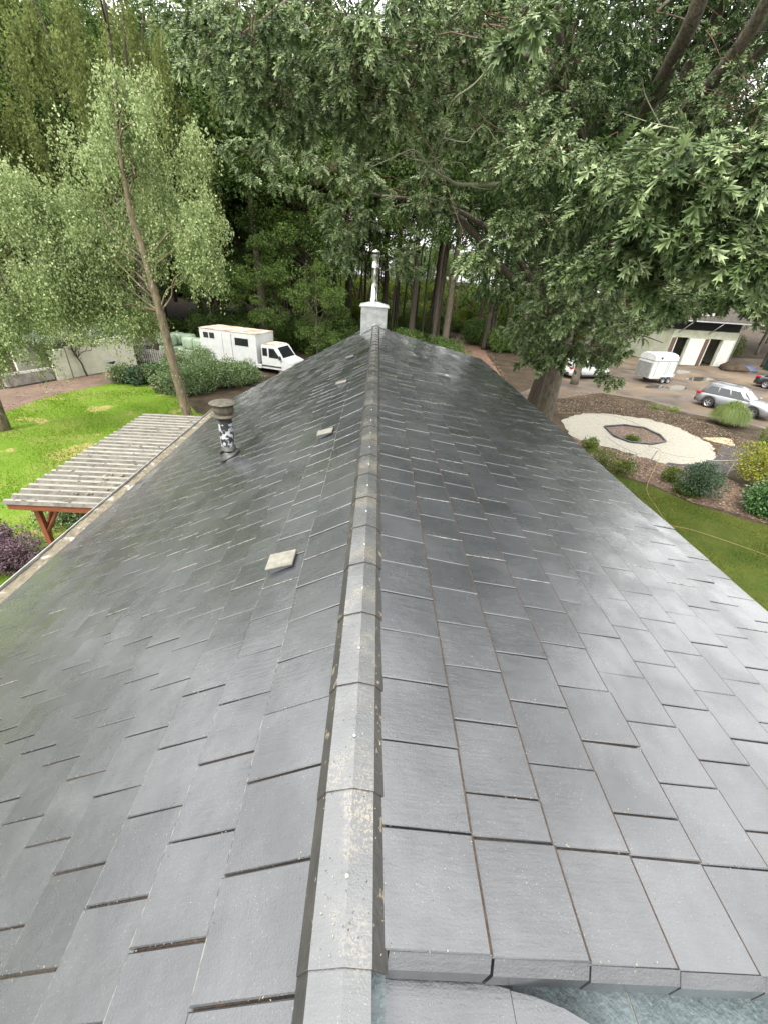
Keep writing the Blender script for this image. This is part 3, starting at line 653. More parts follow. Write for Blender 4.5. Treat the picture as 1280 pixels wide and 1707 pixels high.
def car_body(L, W, top, paint, root, wb, wheel_r, name='body', wag=True):
    """x forward, body centred on y; wheel arches at +-wb/2"""
    hw = W/2; N = 40
    def prof(t):      # t from 0 rear to 1 front: (half width, bottom z, shoulder z, deck z)
        x = -L/2+L*t
        e = min(t, 1-t)
        w_ = hw*(1-.16*max(0, 1-e/.10)**2)
        zb = .24+.10*max(0, 1-e/.06)
        sh = .92+.04*math.sin(t*3.1)-(.16*max(0, (t-.74)/.26)**1.5)-(.05*max(0, 1-t/.1))
        dk = 1.0-(.17*max(0, (t-.72)/.28)**1.6)+.02
        return x, w_, zb, sh, dk
    rings = []
    for i in range(N+1):
        x, w_, zb, sh, dk = prof(i/N)
        arch = 0
        for xc in (-wb/2, wb/2):
            q = (x-xc)/(wheel_r+.07)
            if abs(q) < 1: arch = max(arch, (wheel_r+.07)*math.sqrt(1-q*q)+wheel_r)
        za = max(zb, arch)
        rings.append([(x, s*yy, zz) for s, seq in ((1, [(0, zb), (w_*.80, zb), (w_*.97, za if arch else zb+.05), (w_, max(.55, za+.02)), (w_*.99, max(sh-.06, za+.04)), (w_*.93, sh), (w_*.72, dk), (0, dk+.03)]), ) for yy, zz in seq] +
                     [(x, -yy, zz) for yy, zz in [(w_*.72, dk), (w_*.93, sh), (w_*.99, max(sh-.06, za+.04)), (w_, max(.55, za+.02)), (w_*.97, za if arch else zb+.05), (w_*.80, zb)]])
    mb = MB(); mb.loft(rings); b = mb.build(name, paint, root)
    # cabin
    xr, xf = (-L/2+.10, L*.235); xrt, xft = -L/2+.52, L*.055
    if not wag: xr = -L/2+.45; xrt = -L*.2
    def cab(z, k):
        a = k; x0 = xr+(xrt-xr)*a; x1 = xf+(xft-xf)*a; y_ = hw*(.91-.20*a); return x0, x1, y_, z
    rr = []
    for z, k in ((.94, 0), (1.28, .62), (top-.08, .93), (top, 1.12)):
        x0, x1, y_, z = cab(z, k); 
        if k > 1: x0 += .12; x1 -= .12
        c = .10; rr.append([(x0, -y_+c, z), (x0+c, -y_, z), (x1-c*2, -y_, z), (x1, -y_+c*2, z), (x1, y_-c*2, z), (x1-c*2, y_, z), (x0+c, y_, z), (x0, y_-c, z)])
    mb = MB(); mb.loft(rr); mb.build('cabin', paint, root)
    # windows, set proud of the cabin skin
    def yz(k): return hw*(.91-.20*k)
    for sg in (-1, 1):
        k0, k1 = .12, .80; z0, z1 = .94+.34*k0/.62*1, 1.28+(top-.08-1.28)*(k1-.62)/.31
        def P(xn, k, z): return (xn, sg*(yz(k)+.006), z)
        xa0, xa1 = xr+(xrt-xr)*k0+.28, xr+(xrt-xr)*k1+.18
        xb0, xb1 = xf+(xft-xf)*k0-.30, xf+(xft-xf)*k1-.18
        n3 = 3 if wag else 2; gap = .035
        for i in range(n3):
            u0, u1 = i/n3, (i+1)/n3
            mb = MB(); vs = [P(xa0+(xb0-xa0)*u0+gap, k0, z0), P(xa0+(xb0-xa0)*u1-gap, k0, z0), P(xa1+(xb1-xa1)*u1-gap, k1, z1), P(xa1+(xb1-xa1)*u0+gap, k1, z1)]
            inn = [(x, y-sg*.03, z) for x, y, z in vs]; mb.add(vs+inn, [(0, 1, 2, 3), (0, 4, 5, 1), (1, 5, 6, 2), (2, 6, 7, 3), (3, 7, 4, 0), (7, 6, 5, 4)]); mb.build('side_window', M['glass'], root)
    for nm, xx0, xx1, dx, gm in (('windscreen', xf, xft, .008, M['glasslight']), ('rear_window', xr, xrt, -.008, M['glass'])):
        k0, k1 = .10, .84; z0, z1 = .94+.34*k0/.62, 1.28+(top-.08-1.28)*(k1-.62)/.31; c = .2
        X0, X1 = xx0+(xx1-xx0)*k0+dx, xx0+(xx1-xx0)*k1+dx; m2 = MB()
        vs = [(X0, -yz(k0)+c, z0), (X0, yz(k0)-c, z0), (X1, yz(k1)-c, z1), (X1, -yz(k1)+c, z1)]; inn = [(x-dx*4, y, z) for x, y, z in vs]
        m2.add(vs+inn, [(0, 1, 2, 3), (0, 4, 5, 1), (1, 5, 6, 2), (2, 6, 7, 3), (3, 7, 4, 0), (7, 6, 5, 4)]); m2.build(nm, gm, root)
    for sg in (-1, 1):
        mb = MB(); mb.box(L*.2-.02, L*.2+.12, sg*hw-.02 if sg > 0 else -hw-.20, hw+.20 if sg > 0 else -hw+.02, 1.0, 1.13, 0, .03); mb.build('wing_mirror', paint, root)
        mb = MB(); mb.box(L/2-.42, L/2-.08, sg*hw*.62-.18, sg*hw*.62+.18, .66, .80, 0, .04); mb.build('headlight', M['lamp'], root)
        mb = MB(); mb.box(-L/2-.01, -L/2+.32, sg*hw*.86-.11, sg*hw*.86+.11, .84, 1.0, 0, .03); mb.build('tail_light', M['redlamp'], root)
        if wag:
            mb = MB(); mb.tube([(xrt-.1, sg*hw*.66, top+.0), (xrt+.05, sg*hw*.66, top+.045), (xft-.2, sg*hw*.66, top+.045), (xft-.05, sg*hw*.66, top)], .018, 6); mb.build('roof_rail', M['blacktrim'], root)
        mb = MB(); mb.box(-wb/2+wheel_r+.1, wb/2-wheel_r-.1, sg*hw-.04, sg*hw+.012, .24, .36, 0, .01); mb.build('sill', M['blacktrim'], root)
        for xc in (-wb/2, wb/2):
            pts = [(xc+(wheel_r+.08)*math.cos(a), sg*(hw-.01), wheel_r+(wheel_r+.08)*math.sin(a)) for a in [R(-5+19*i) for i in range(11)]]
            mb = MB(); mb.tube(pts, .028, 5); mb.build('arch_trim', M['blacktrim'], root)
            wheel(root, xc, sg*(hw-.13), wheel_r, .23)
    mb = MB(); mb.box(L/2-.12, L/2-.0, -hw*.45, hw*.45, .58, .74, 0, .02); mb.build('grille', M['blacktrim'], root)
    mb = MB(); mb.box(L/2-.14, L/2+.03, -hw*.8, hw*.8, .30, .46, 0, .04); mb.build('bumper', M['blacktrim'], root)
    mb = MB(); mb.box(-L/2-.04, -L/2+.12, -hw*.85, hw*.85, .30, .56, 0, .04); mb.build('bumper', M['blacktrim'], root)
    mb = MB(); mb.box(L/2-.0, L/2+.035, -.22, .22, .50, .60, 0, .01); mb.build('number_plate', M['white'], root)
A, B = Vector((24.27, 29.17)), Vector((25.69, 26.9)); mid = (A+B)/2 + .79*Vector((math.cos(R(32)), math.sin(R(32))))
suv = empty('parked_car', (mid.x, mid.y, GZ+.004), R(-58), 'silver estate car with black side windows, parked behind the ornamental grass clump', 'car')
car_body(4.62, 1.8, 1.68, M['silver'], suv, 2.67, .36)
p = gp(1300, 655); c2 = empty('parked_car', (p.x+1.2, p.y+1.0, GZ+.004), R(-52), 'dark grey car cut off by the right edge of the photo, behind the silver car', 'car')
car_body(4.5, 1.8, 1.46, M['darkcar'], c2, 2.65, .34, wag=False)
p = gp(975, 632); c3 = empty('parked_car', (p.x, p.y+.8, GZ+.004), R(15), 'white car half hidden behind the low oak branches', 'car')
car_body(4.2, 1.75, 1.5, M['white'], c3, 2.5, .32)

# horse lorry
lo = empty('horse_lorry', (-12.94, 32.63, GZ+.002), R(-19), 'white horse lorry with box body and crew cab, parked beyond the hedge', 'lorry')
mb = MB(); Lb = 4.75
mb.prism([(0, .42), (Lb-1.15, .30), (Lb-1.15, .62), (Lb, .62), (Lb, 2.56), (0, 2.56)], 1, 0, 2.3); bx = mb.build('box_body', M['white'], lo)
mb = MB(); mb.box(-.03, Lb+.03, -.03, 2.33, 2.562, 2.60, 0, .01); mb.build('box_roof', M['roofstain'], lo)
for x0, x1, z0, z1 in ((.35, .72, 1.98, 2.30), (.88, 1.24, 1.98, 2.30), (3.02, 4.08, 1.72, 2.18)):
    mb = MB(); mb.box(x0-.03, x1+.03, -.015, .0, z0-.03, z1+.03, 0, .006); f_ = mb.build('window', M['blacktrim'], lo)
    mb = MB(); mb.box(x0, x1, -.022, -.016, z0, z1); mb.build('pane', M['glass'], f_)
mb = MB(); mb.box(1.95, 2.68, -.012, -.002, .55, 2.38, 0, .004); d_ = mb.build('side_door', M['white'], lo)
mb = MB(); mb.box(1.93, 1.945, -.014, -.003, .5, 2.4); mb.box(2.695, 2.71, -.014, -.003, .5, 2.4); mb.build('door_seam', M['felt'], lo)
mb = MB(); mb.box(2.1, 2.2, -.035, -.013, .95, 1.0); mb.build('handle', M['blacktrim'], d_)
mb = MB(); mb.box(Lb-1.3, Lb+.3, .15, 2.1, .42, .60); mb.build('chassis', M['blacktrim'], lo)
mb = MB(); mb.box(Lb-.75, Lb+.32, -.02, .3, .33, .60, 0, .02); mb.build('side_skirt', M['white'], lo)
X = Lb+.32
mb = MB(); cp = [(X, .34), (X+2.35, .34), (X+2.42, .62), (X+2.38, .92), (X+1.72, 1.14), (X+1.18, 1.86), (X+.95, 1.95), (X+.05, 1.93), (X, 1.85)]
rings = []
for y, k in ((.05, .0), (.12, 1), (1.93, 1), (2.0, .0)):
    rings.append([(X+1.1+(px-X-1.1)*(.97+.03*k), y, 1.1+(pz_-1.1)*(.97+.03*k)) for px, pz_ in cp])
mb.loft(rings, smooth=False); cb = mb.build('cab', M['white'], lo)
mb = MB(); mb.box(X+.08, X+.98, .2, 1.85, 1.952, 1.965, 0); mb.build('cab_roof_stain', M['roofstain'], lo)
for xs, nm in (([(X+.12, 1.22), (X+.50, 1.22), (X+.50, 1.75), (X+.12, 1.75)], 'side_window'), ([(X+.64, 1.14), (X+1.50, 1.14), (X+1.45, 1.25), (X+1.05, 1.76), (X+.64, 1.76)], 'side_window')):
    for yy in (.048, 1.99):
        mb = MB(); mb.prism(xs, 1, yy-.012, yy+.01); mb.build(nm, M['glass'], lo)
mb = MB(); a, b = Vector((X+1.69, 0, 1.19)), Vector((X+1.22, 0, 1.83)); nn = Vector((.8, 0, .6))*.012
vs = [a+nn+Vector((0, .22, 0)), a+nn+Vector((0, 1.83, 0)), b+nn+Vector((0, 1.72, 0)), b+nn+Vector((0, .33, 0))]; vs2 = [v-nn*3 for v in vs]
mb.add(vs+vs2, [(0, 1, 2, 3), (0, 4, 5, 1), (1, 5, 6, 2), (2, 6, 7, 3), (3, 7, 4, 0), (7, 6, 5, 4)]); mb.build('windscreen', M['glass'], lo)
mb = MB(); mb.box(X+.03, X+1.6, .03, .049, .50, .60, 0, .004); mb.build('side_stripe', M['blacktrim'], lo)
mb = MB(); mb.box(X+1.5, X+1.62, -.16, .03, 1.08, 1.34, 0, .02); mb.build('wing_mirror', M['blacktrim'], lo)
for y0 in (.2, 1.55): mb = MB(); mb.box(X+2.1, X+2.4, y0, y0+.32, .74, .9, 0, .03); mb.build('headlight', M['lamp'], lo)
mb = MB(); mb.box(X+2.3, X+2.5, .1, 1.95, .3, .5, 0, .03); mb.build('bumper', M['blacktrim'], lo)
for xx in (.75, 1.35, Lb-.75+.1, X+1.62):
    for yy in (.2, 1.95): wheel(lo, xx, yy, .33, .22)
# horse trailer
tr = empty('horse_trailer', (25.0, 37.35, GZ+.004), R(17), 'white twin-axle horse trailer with rounded roof, standing in front of the barn doors', 'trailer')
mb = MB(); prof = [(-.85, .42), (.85, .42), (.85, 1.95)] + [(.85*math.cos(a)**.6 if math.cos(a) > 0 else 0, 1.95+.5*math.sin(a)**.7) for a in [R(15+10*i) for i in range(7)]] 
prof = [(-.85, .42), (.85, .42), (.85, 1.95), (.80, 2.2), (.62, 2.38), (.3, 2.47), (-.3, 2.47), (-.62, 2.38), (-.80, 2.2), (-.85, 1.95)]
rings = [[(x, y*k, 1.4+(z-1.4)*k2) for y, z in prof] for x, k, k2 in ((-1.42, .97, .95), (-1.36, 1, 1), (1.0, 1, 1), (1.28, .94, .95), (1.42, .8, .85))]
mb.loft(rings, smooth=False); mb.build('body', M['white'], tr)
mb = MB(); mb.box(-1.44, 1.2, -.87, .87, 1.86, 1.93, 0, .01); mb.build('roof_band', M['zincpale'], tr)
for x in (-1.05, .15, .35): mb = MB(); mb.box(x, x+.02, -.862, -.85, .5, 1.84); mb.build('panel_seam', M['felt'], tr)
mb = MB(); T_ = Matrix.Translation((-.75, -.835, 2.14)) @ Matrix.Rotation(R(78), 4, 'X'); mb.lathe([(.0, .02), (.11, .02), (.12, 0)], (0, 0, 0), 16, 0, T_); mb.build('porthole', M['glass'], tr)
for sg in (-1, 1):
    for x in (.15, .80-.01): wheel(tr, x, sg*.85, .28, .17)
    mb = MB(); mb.box(-.22, 1.16, sg*.86-.13, sg*.86+.13, .56, .61, 0, .01); mb.build('mudguard', M['zinc'], tr)
mb = MB(); mb.box(-1.5, -1.43, -.75, .75, .45, 1.7, 0, .01); mb.build('ramp', M['zincpale'], tr)
mb = MB(); mb.tube([(1.35, -.4, .45), (2.5, 0, .45), (1.35, .4, .45)], .04, 6); mb.tube([(2.45, 0, .0), (2.45, 0, .6)], .03, 6); mb.build('drawbar', M['zinc'], tr)

# ================= BARN =================
bn = empty('barn', (36.1, 47.8, GZ), R(6), 'whitewashed stable barn with open white doors and a shingled roof', 'barn')
W2 = 4.05
def bb(name, mt, *a, **k):
    mb = MB(); mb.box(*a, **k); return mb.build(name, mt, bn)
mb = MB()   # front wall with two openings
for x0, x1, z0, z1 in ((-W2, -3.5, 0, 3.6), (-1.9, .55, 0, 2.85), (2.25, W2, 0, 2.85), (-3.5, W2, 2.85, 3.6), (-1.9+.001, -1.9+.002, 0, .001)): mb.box(x0, x1, 0, .25, z0, z1)
mb.box(-W2, -W2+.25, .25, 7, 0, 3.6); mb.box(W2-.25, W2, .25, 7, 0, 3.6); mb.box(-W2, W2, 7, 7.25, 0, 3.6)
mb.build('wall', M['barnwall'], bn)
bb('interior_floor', M['dirt'], -W2+.3, W2-.3, .3, 6.9, -.0, .03)
bb('open_loft', M['black'], -W2-.2, W2+.4, .6, 7.2, 3.603, 4.6)
for (x0, x1, yy, rz) in ((-1.86, .02, -.07, 0), (2.30, 3.72, -.07, 0)):
    mb = MB(); mb.box(x0, x1, yy-.05, yy, .04, 2.8, 0, .01); mb.build('door', M['doorwhite'], bn)
for (x0, x1) in ((.06, .52), (-3.95, -3.5)):
    mb = MB(); mb.box(x0, x1, -.11, -.06, .04, 2.8); d_ = mb.build('door', M['brownpanel'], bn); d_['label'] = 'dark brown boarded door leaf'
    mb = MB(); mb.box(x1, x1+.09, -.14, -.03, .03, 2.82); mb.build('door_edge', M['doorwhite'], d_)
mb = MB(); rp = [(-.9, 4.55), (-.9, 4.68), (3.6, 8.1), (8.2, 4.68), (8.2, 4.55), (3.6, 7.95)]
mb.prism(rp, 0, -W2-.9, W2+1.4); mb.build('roof', M['roofing'], bn)
bb('eaves_board', M['zinc'], -W2-.9, W2+1.4, -1.0, -.9, 4.5, 4.62)
mb = MB(); mb.prism([(-2.9, 4.7), (-.3, 4.7), (-.3, 6.3), (-1.6, 7.0), (-2.9, 6.3)], 1, -.35, 1.9); mb.build('gable', M['doorwhite'], bn)
for sg in (-1, 1):
    mb = MB(); mb.tube([(-1.6, -.42, 7.1), (-1.6+sg*1.5, -.42, 6.2)], .08, 4); mb.tube([(-1.6+sg*1.45, -.42, 6.3), (-1.6+sg*1.2, -.42, 4.75)], .06, 4); mb.build('bargeboard', M['brownpanel'], bn)
for x in (-2.9, .75, 4.1):
    mb = MB(); mb.tube([(x, -.85, 4.5), (x-.55, -.02, 3.3)] if x < 3 else [(x, -.85, 4.5), (x, -.12, 3.6), (x, -.12, 0)], .05, 6); mb.build('strut', M['zinc'], bn)
bb('hay_feeder', M['stone'], .9, 1.9, 2.0, 2.8, .03, .8, bev=.1)
# dirt heap, tarp, bin beside the barn
def lump(name, c, r, mt, label, cat, flat=.5, n=1, group=None, seed=0):
    rr = random.Random(seed); mb = MB(); rings = []
    prof = []
    K, S_ = 8, 16
    for i in range(K+1):
        ph = math.pi/2*i/K; rg = []
        for j in range(S_):
            a = 2*math.pi*j/S_; q = 1+.22*math.sin(3*a+seed)+rr.uniform(-.12, .12)
            rg.append((r*q*math.cos(ph)*math.cos(a), r*q*math.cos(ph)*math.sin(a)*.8, r*flat*math.sin(ph)*(1+rr.uniform(-.1, .1))))
        rings.append(rg)
    mb.loft(rings); o = mb.build(name, mt, None, c); tag(o, label, cat, group); return o
p = gp(1216, 618); lump('soil_heap', (p.x+.6, p.y+.6, GZ), 1.4, M['dirt'], 'brown soil heap against the right end of the barn', 'heap', .6, seed=3)
p = gp(1239, 617); lump('tarpaulin', (p.x, p.y, GZ), 1.2, M['tarp'], 'crumpled dark blue tarpaulin right of the barn', 'tarpaulin', .5, seed=5)
p = gp(1283, 618); o = MB(); o.prism([(-.55, 0), (.55, 0), (.65, 1.5), (-.65, 1.5)], 0, -.5, .5); o.box(-.6, .6, -.75, .75, 1.5, 1.58, bev=.03); o = o.build('waste_bin', M['binplastic'], None, (p.x, p.y, GZ)); tag(o, 'dark green waste bin at the far right edge beyond the dark car', 'bin')

# ================= SHED WALL, BALES, FENCES LEFT =================
A = Vector((-19.19, 25.67, 0)); B = Vector((-16.95, 30.68, 0)); ang = math.atan2(B.y-A.y, B.x-A.x); Lw = (B-A).length
sh = empty('shed', (A.x, A.y, GZ), ang, 'low cream rendered shed with a dark felt roof, beyond the left lawn', 'shed')
def sb(name, mt, *a, **k): mb = MB(); mb.box(*a, **k); return mb.build(name, mt, sh)
mb = MB(); mb.prism([(0.95, 0), (Lw, 0), (Lw, 2.12), (0.95, 1.80)], 1, 0, .2); mb.build('wall', M['stucco'], sh)
sb('pillar', M['stucco'], .0, .88, -.03, .2, 0, 1.70); sb('joint_strip', M['felt'], .882, .948, .02, .16, 0, 1.78)
sb('end_wall', M['stucco'], Lw-.2, Lw, .203, 4.0, 0, 2.0); sb('back_wall', M['stucco'], 0, Lw-.21, 3.8, 4.0, 0, 1.7)
mb = MB(); T_ = Matrix.Translation((0, 0, 1.72)) @ Matrix.Rotation(-math.atan2(.32, Lw-.95)*.95, 4, 'Y'); mb.box(.4, Lw+.25, .23, 4.3, .12, .24, 0, .02, T_); mb.build('roof', M['felt'], sh)
sb('rubble_wall', M['stone'], -2.6, -.02, .1, .5, 0, .75, bev=.08)
p = gp(183, 617)
wb_ = empty('wheelbarrow', (p.x, p.y, GZ), 1.0, 'small dark wheelbarrow leaning by the shed wall', 'wheelbarrow')
mb = MB(); mb.loft([[(-.22, -.16, .28), (.2, -.16, .28), (.2, .16, .28), (-.22, .16, .28)], [(-.4, -.27, .52), (.42, -.27, .58), (.42, .27, .58), (-.4, .27, .52)]], smooth=False); mb.build('tray', M['tarp'], wb_)
mb = MB(); mb.tube([(.5, 0, .18), (-.1, .2, .27), (-.85, .26, .5)], .018, 6); mb.tube([(.5, 0, .18), (-.1, -.2, .27), (-.85, -.26, .5)], .018, 6); mb.build('handle', M['blacktrim'], wb_)
wheel(wb_, .5, 0, .18, .08)
# slatted fence
f0, f1 = gp(234, 604), gp(292, 610)
fc = empty('slat_fence', (f0.x, f0.y, GZ), math.atan2(f1.y-f0.y, f1.x-f0.x), 'grey upright slat fence joining the shed to the hedge', 'fence'); Lf = (f1-f0).length
mb = MB(); k = 0
while k*.17 < Lf: mb.box(k*.17, k*.17+.10, -.02, .02, .04, 1.0+random.uniform(-.02, .02), 0, .004); k += 1
mb.build('slats', M['greywood'], fc)
for z in (.25, .82): mb = MB(); mb.box(0, Lf, .022, .06, z, z+.08); mb.build('rail', M['greywood'], fc)
# wrapped bales
def bale_mesh(seed):
    rr = random.Random(seed); mb = MB(); rings = []; n = 20
    for i, (z, k) in enumerate(((0, .80), (.08, .93), (.25, 1), (.55, 1.02), (.85, 1), (1.02, .93), (1.10, .78))):
        rings.append([(.68*k*(abs(math.cos(a))**.55)*math.copysign(1, math.cos(a))*(1+rr.uniform(-.02, .02)), .6*k*(abs(math.sin(a))**.55)*math.copysign(1, math.sin(a))*(1+rr.uniform(-.02, .02)), z) for a in [2*math.pi*(j+.5)/n for j in range(n)]])
    mb.loft(rings); return mb.mesh('hay_bale', M['bale'])
bm_ = [bale_mesh(i) for i in range(3)]
b0, b1 = gp(262, 591), gp(331, 602)
blabels = {}
dirv = (b1-b0).normalized(); N_ = Vector((-dirv.y, dirv.x, 0)); an = math.atan2(dirv.y, dirv.x)
spots = [(k, 0, 0) for k in range(5)] + [(k, 0, 1) for k in range(5) if k != 2] + [(1, 1, 0), (2, 1, 0), (3, 1, 0), (2, 1, 1), (1, 1, 1)]
names5 = ['leftmost', 'second from the left', 'middle', 'fourth from the left', 'rightmost']
for i, (k, rw, lv) in enumerate(spots):
    pos = b0+dirv*(.5+k*1.04)+N_*(rw*1.0)
    o = link('hay_bale', bm_[i % 3], None, (pos.x, pos.y, GZ+lv*.86), an+random.uniform(-.06, .06)); o.scale = (.76, .76, .78)
    rn = 'front row' if rw == 0 else 'back row'
    tag(o, f'pale green wrapped bale, {names5[k]} in the {"upper" if lv else "bottom"} layer, {rn}', 'bale', 'wrapped bales stacked behind the birch trunk')
pc = gp(250, 588)
def crate(c, L, Wd, H, rz, label, grp=None):
    o = empty('timber_stack', c, rz, label, 'timber stack', grp)
    for z in range(int(H/.14)):
        mb = MB(); mb.box(-L/2+random.uniform(-.04, .04), L/2+random.uniform(-.04, .04), -Wd/2, Wd/2, z*.14, z*.14+.11, 0, .006); mb.build('board_layer', M['pallet'], o)
    return o
q = b0+dirv*(.5+2*1.04)-N_*.95; crate((q.x, q.y, GZ), 1.2, .6, .7, an, 'brown timber stack standing in front of the pale green bales')
q = gp(205, 580); crate((q.x, q.y+3, GZ), 3.0, 1.4, 2.2, .1, 'large brown timber stack behind the shed roof')
for i, (x, y, r_) in enumerate(((218, 583, .6), (228, 586, .5), (236, 584, .55))):
    q = gp(x, y); o = lump('stone', (q.x, q.y+1.2, GZ+.0), r_, M['stone'], ['largest pale stone behind the shed, next to the timber stack', 'small pale stone between two others behind the shed', 'pale stone nearest the bales behind the shed'][i], 'stone', 1.5, group='stones behind the shed', seed=i+9)
q = gp(232, 594); lump('netting_heap', (q.x, q.y+.6, GZ), 1.3, M['black'], 'heap of black netting between the shed and the bales', 'netting', .55, seed=21)

# ================= SMALL THINGS RIGHT =================
def fpost(p, h, lean, label, name='fence_post', r=.03):
    mb = MB(); mb.tube([(0, 0, 0), (lean[0]*.5, lean[1]*.5, h*.5), (lean[0], lean[1], h)], r, 6); o = mb.build(name, M['greywood'], None, (p.x, p.y, GZ)); tag(o, label, 'post', 'leaning fence posts by the gravel ring'); return Vector((p.x+lean[0], p.y+lean[1], GZ+h))
t1 = fpost(gp(1040, 792), 1.0, (.25, .1), 'leaning pale post nearest the roof edge below the gravel ring')
t2 = fpost(gp(1077, 778), .8, (.25, .1), 'short leaning post beside the yellow hose')
t3 = fpost(gp(1205, 800), .95, (.15, .05), 'leaning post between the dark round shrub and the yellow shrub')
mb = MB(); t0 = gp(1000, 752)+Vector((0, 0, .8)); t4 = gp(1300, 835)+Vector((0, 0, .95))
P_ = [t0, t1, t2, t1.lerp(t3, .55)+Vector((0, 0, .0)), t3, t4]
pts = []
for a, b in zip(P_, P_[1:]):
    for k in range(5): pts.append(a.lerp(b, k/5)-Vector((0, 0, .08*math.sin(math.pi*k/5))))
mb.tube(pts+[t4], .012, 5); o = mb.build('fence_tape', M['tape']); tag(o, 'pale tape strung between the leaning posts below the gravel ring', 'tape')
hp = [gp(930, 690), gp(1000, 692), gp(1040, 700), gp(1065, 712), gp(1078, 728), gp(1081, 745), gp(1080, 762)]
mb = MB(); hs_ = [p+Vector((0, 0, .07)) for p in hp[:-1]] + [t2+Vector((.1, -.1, .02))] + [gp(1086, 790)+Vector((0, 0, .3)), gp(1077, 812)+Vector((0, 0, .05)), gp(1080, 828)+Vector((0, 0, .03)), gp(1092, 845)+Vector((0, 0, .03)), gp(1104, 864)+Vector((0, 0, .03)), gp(1118, 877)+Vector((0, 0, .03)), gp(1150, 884)+Vector((0, 0, .03)), gp(1200, 900)+Vector((0, 0, .03)), gp(1270, 925)+Vector((0, 0, .03)), gp(1350, 960)+Vector((0, 0, .03))]
def smooth(pts, n=6):
    out = []
    for i in range(len(pts)-1):
        p0, p1, p2, p3 = pts[max(i-1, 0)], pts[i], pts[i+1], pts[min(i+2, len(pts)-1)]
        for k in range(n):
            t = k/n; out.append(.5*((2*p1)+(p2-p0)*t+(2*p0-5*p1+4*p2-p3)*t*t+(3*p1-p0-3*p2+p3)*t**3))
    return out+[pts[-1]]
mb.tube(smooth(hs_), .010, 6); o = mb.build('garden_hose', M['yellowhose']); tag(o, 'yellow hose running from the gravel ring over the fence onto the side lawn', 'hose')
# edging of the planting bed
mb = MB()
for a, b in zip(I, I[1:]+I[:1]): mb.tube([Vector((a.x, a.y, GZ+.07)), Vector((b.x, b.y, GZ+.07))], .05, 4)
o = mb.build('bed_edging', M['felt']); tag(o, 'dark edging board around the planting bed inside the gravel ring', 'edging')

# ================= PLANTS =================
def plant(name, label, cat, c, rad, h, n, size, mt, group=None, tmpl=DIA, flat=None, droop=.0, stems=5, lumps=14, parts=('foliage', 'stem'), stemmat='bark'):
    o = empty(name, c, random.uniform(0, 6), label, cat, group)
    lc = ball(lumps)*np.array([rad*.72, rad*.72, h*.32])+np.array([0, 0, h*.52]); lr = rng.uniform(.3, .5, lumps)*min(rad, h)*1.1
    k = rng.integers(0, lumps, n); d = rng.normal(0, 1, (n, 3)); d /= np.linalg.norm(d, axis=1, keepdims=True)
    P = lc[k]+d*lr[k][:, None]*rng.uniform(.72, 1.08, (n, 1)); P[:, 2] = np.maximum(P[:, 2], .03)
    D = d.copy(); D[:, 2] += -droop
    V, F = leaves(P, D, rng.uniform(.6, 1.3, n)*size, tmpl, .45, .5)
    link(parts[0], fastmesh(parts[0], V, F, mt), o)
    mb = MB()
    for i in range(stems):
        t = lc[i % lumps]; mb.tube([(t[0]*.1, t[1]*.1, -.02), (t[0]*.5, t[1]*.5, t[2]*.5), tuple(t)], [.03, .02, .01], 5)
    mb.build(parts[1], M[stemmat], o); return o
# left hedge in front of the lorry and flower bed
for i, (x, y, r_, h, lb) in enumerate(((318, 655, 1.5, 1.5, 'leafy variegated shrub just right of the birch trunk'), (352, 650, 1.5, 1.6, 'leafy variegated shrub second from the birch trunk, beyond the vent cap'), (385, 645, 1.4, 1.5, 'leafy variegated shrub in the middle of the hedge in front of the lorry'), (418, 638, 1.3, 1.2, 'leafy variegated shrub at the roof end of the hedge, below the lorry cab'), (300, 630, 1.3, 1.5, 'variegated shrub left of the birch trunk behind the lawn'), (335, 625, 1.4, 1.7, 'tall variegated shrub at the back of the hedge by the lorry tail'))):
    p = gp(x, y); plant('variegated_shrub', lb, 'shrub', (p.x, p.y, GZ), r_, h, 9000, .085, M['hedge'], 'shrubs in the hedge before the lorry')
for i, (x, y, r_, h, mt, lb) in enumerate(((205, 637, 1.0, .9, 'hedge', 'low hydrangea bush nearest the wheelbarrow'), (232, 640, .9, .9, 'darkshrub', 'low dark bush in the middle of the flower bed'), (262, 640, 1.1, 1.2, 'laurel', 'dark glossy bush between the flowers and the birch'), (280, 652, .9, .9, 'hedge', 'low bush right against the birch trunk'))):
    p = gp(x, y); o = plant('bush', lb, 'bush', (p.x, p.y, GZ), r_, h, 4500, .10, M[mt], 'bushes of the flower bed behind the left lawn')
    if i in (0, 2, 3):
        P = ball(240)*np.array([r_, r_, h*.4])+np.array([0, 0, h*.55]); V, F = leaves(P, P*0+np.array([0, 0, 1.]), rng.uniform(.05, .13, 240), DIA, .8, .5); tag(link('flowers', fastmesh('flowers', V, F, M['pink']), o), kind='stuff')
for i, (x, y, lb) in enumerate(((20, 950, 'purple leaved shrub at the left edge below the pergola post'), (-15, 925, 'purple leaved shrub cut off by the left edge'))):
    p = gp(x, y); plant('purple_shrub', lb, 'shrub', (p.x, p.y, GZ), 1.0, .8, 6000, .06, M['purple'], 'purple shrubs beside the left gutter')
p = gp(118, 872); plant('bush', 'pale green bush under the front beam of the pergola', 'bush', (p.x, p.y, GZ), .9, .8, 5000, .06, M['hedge'])
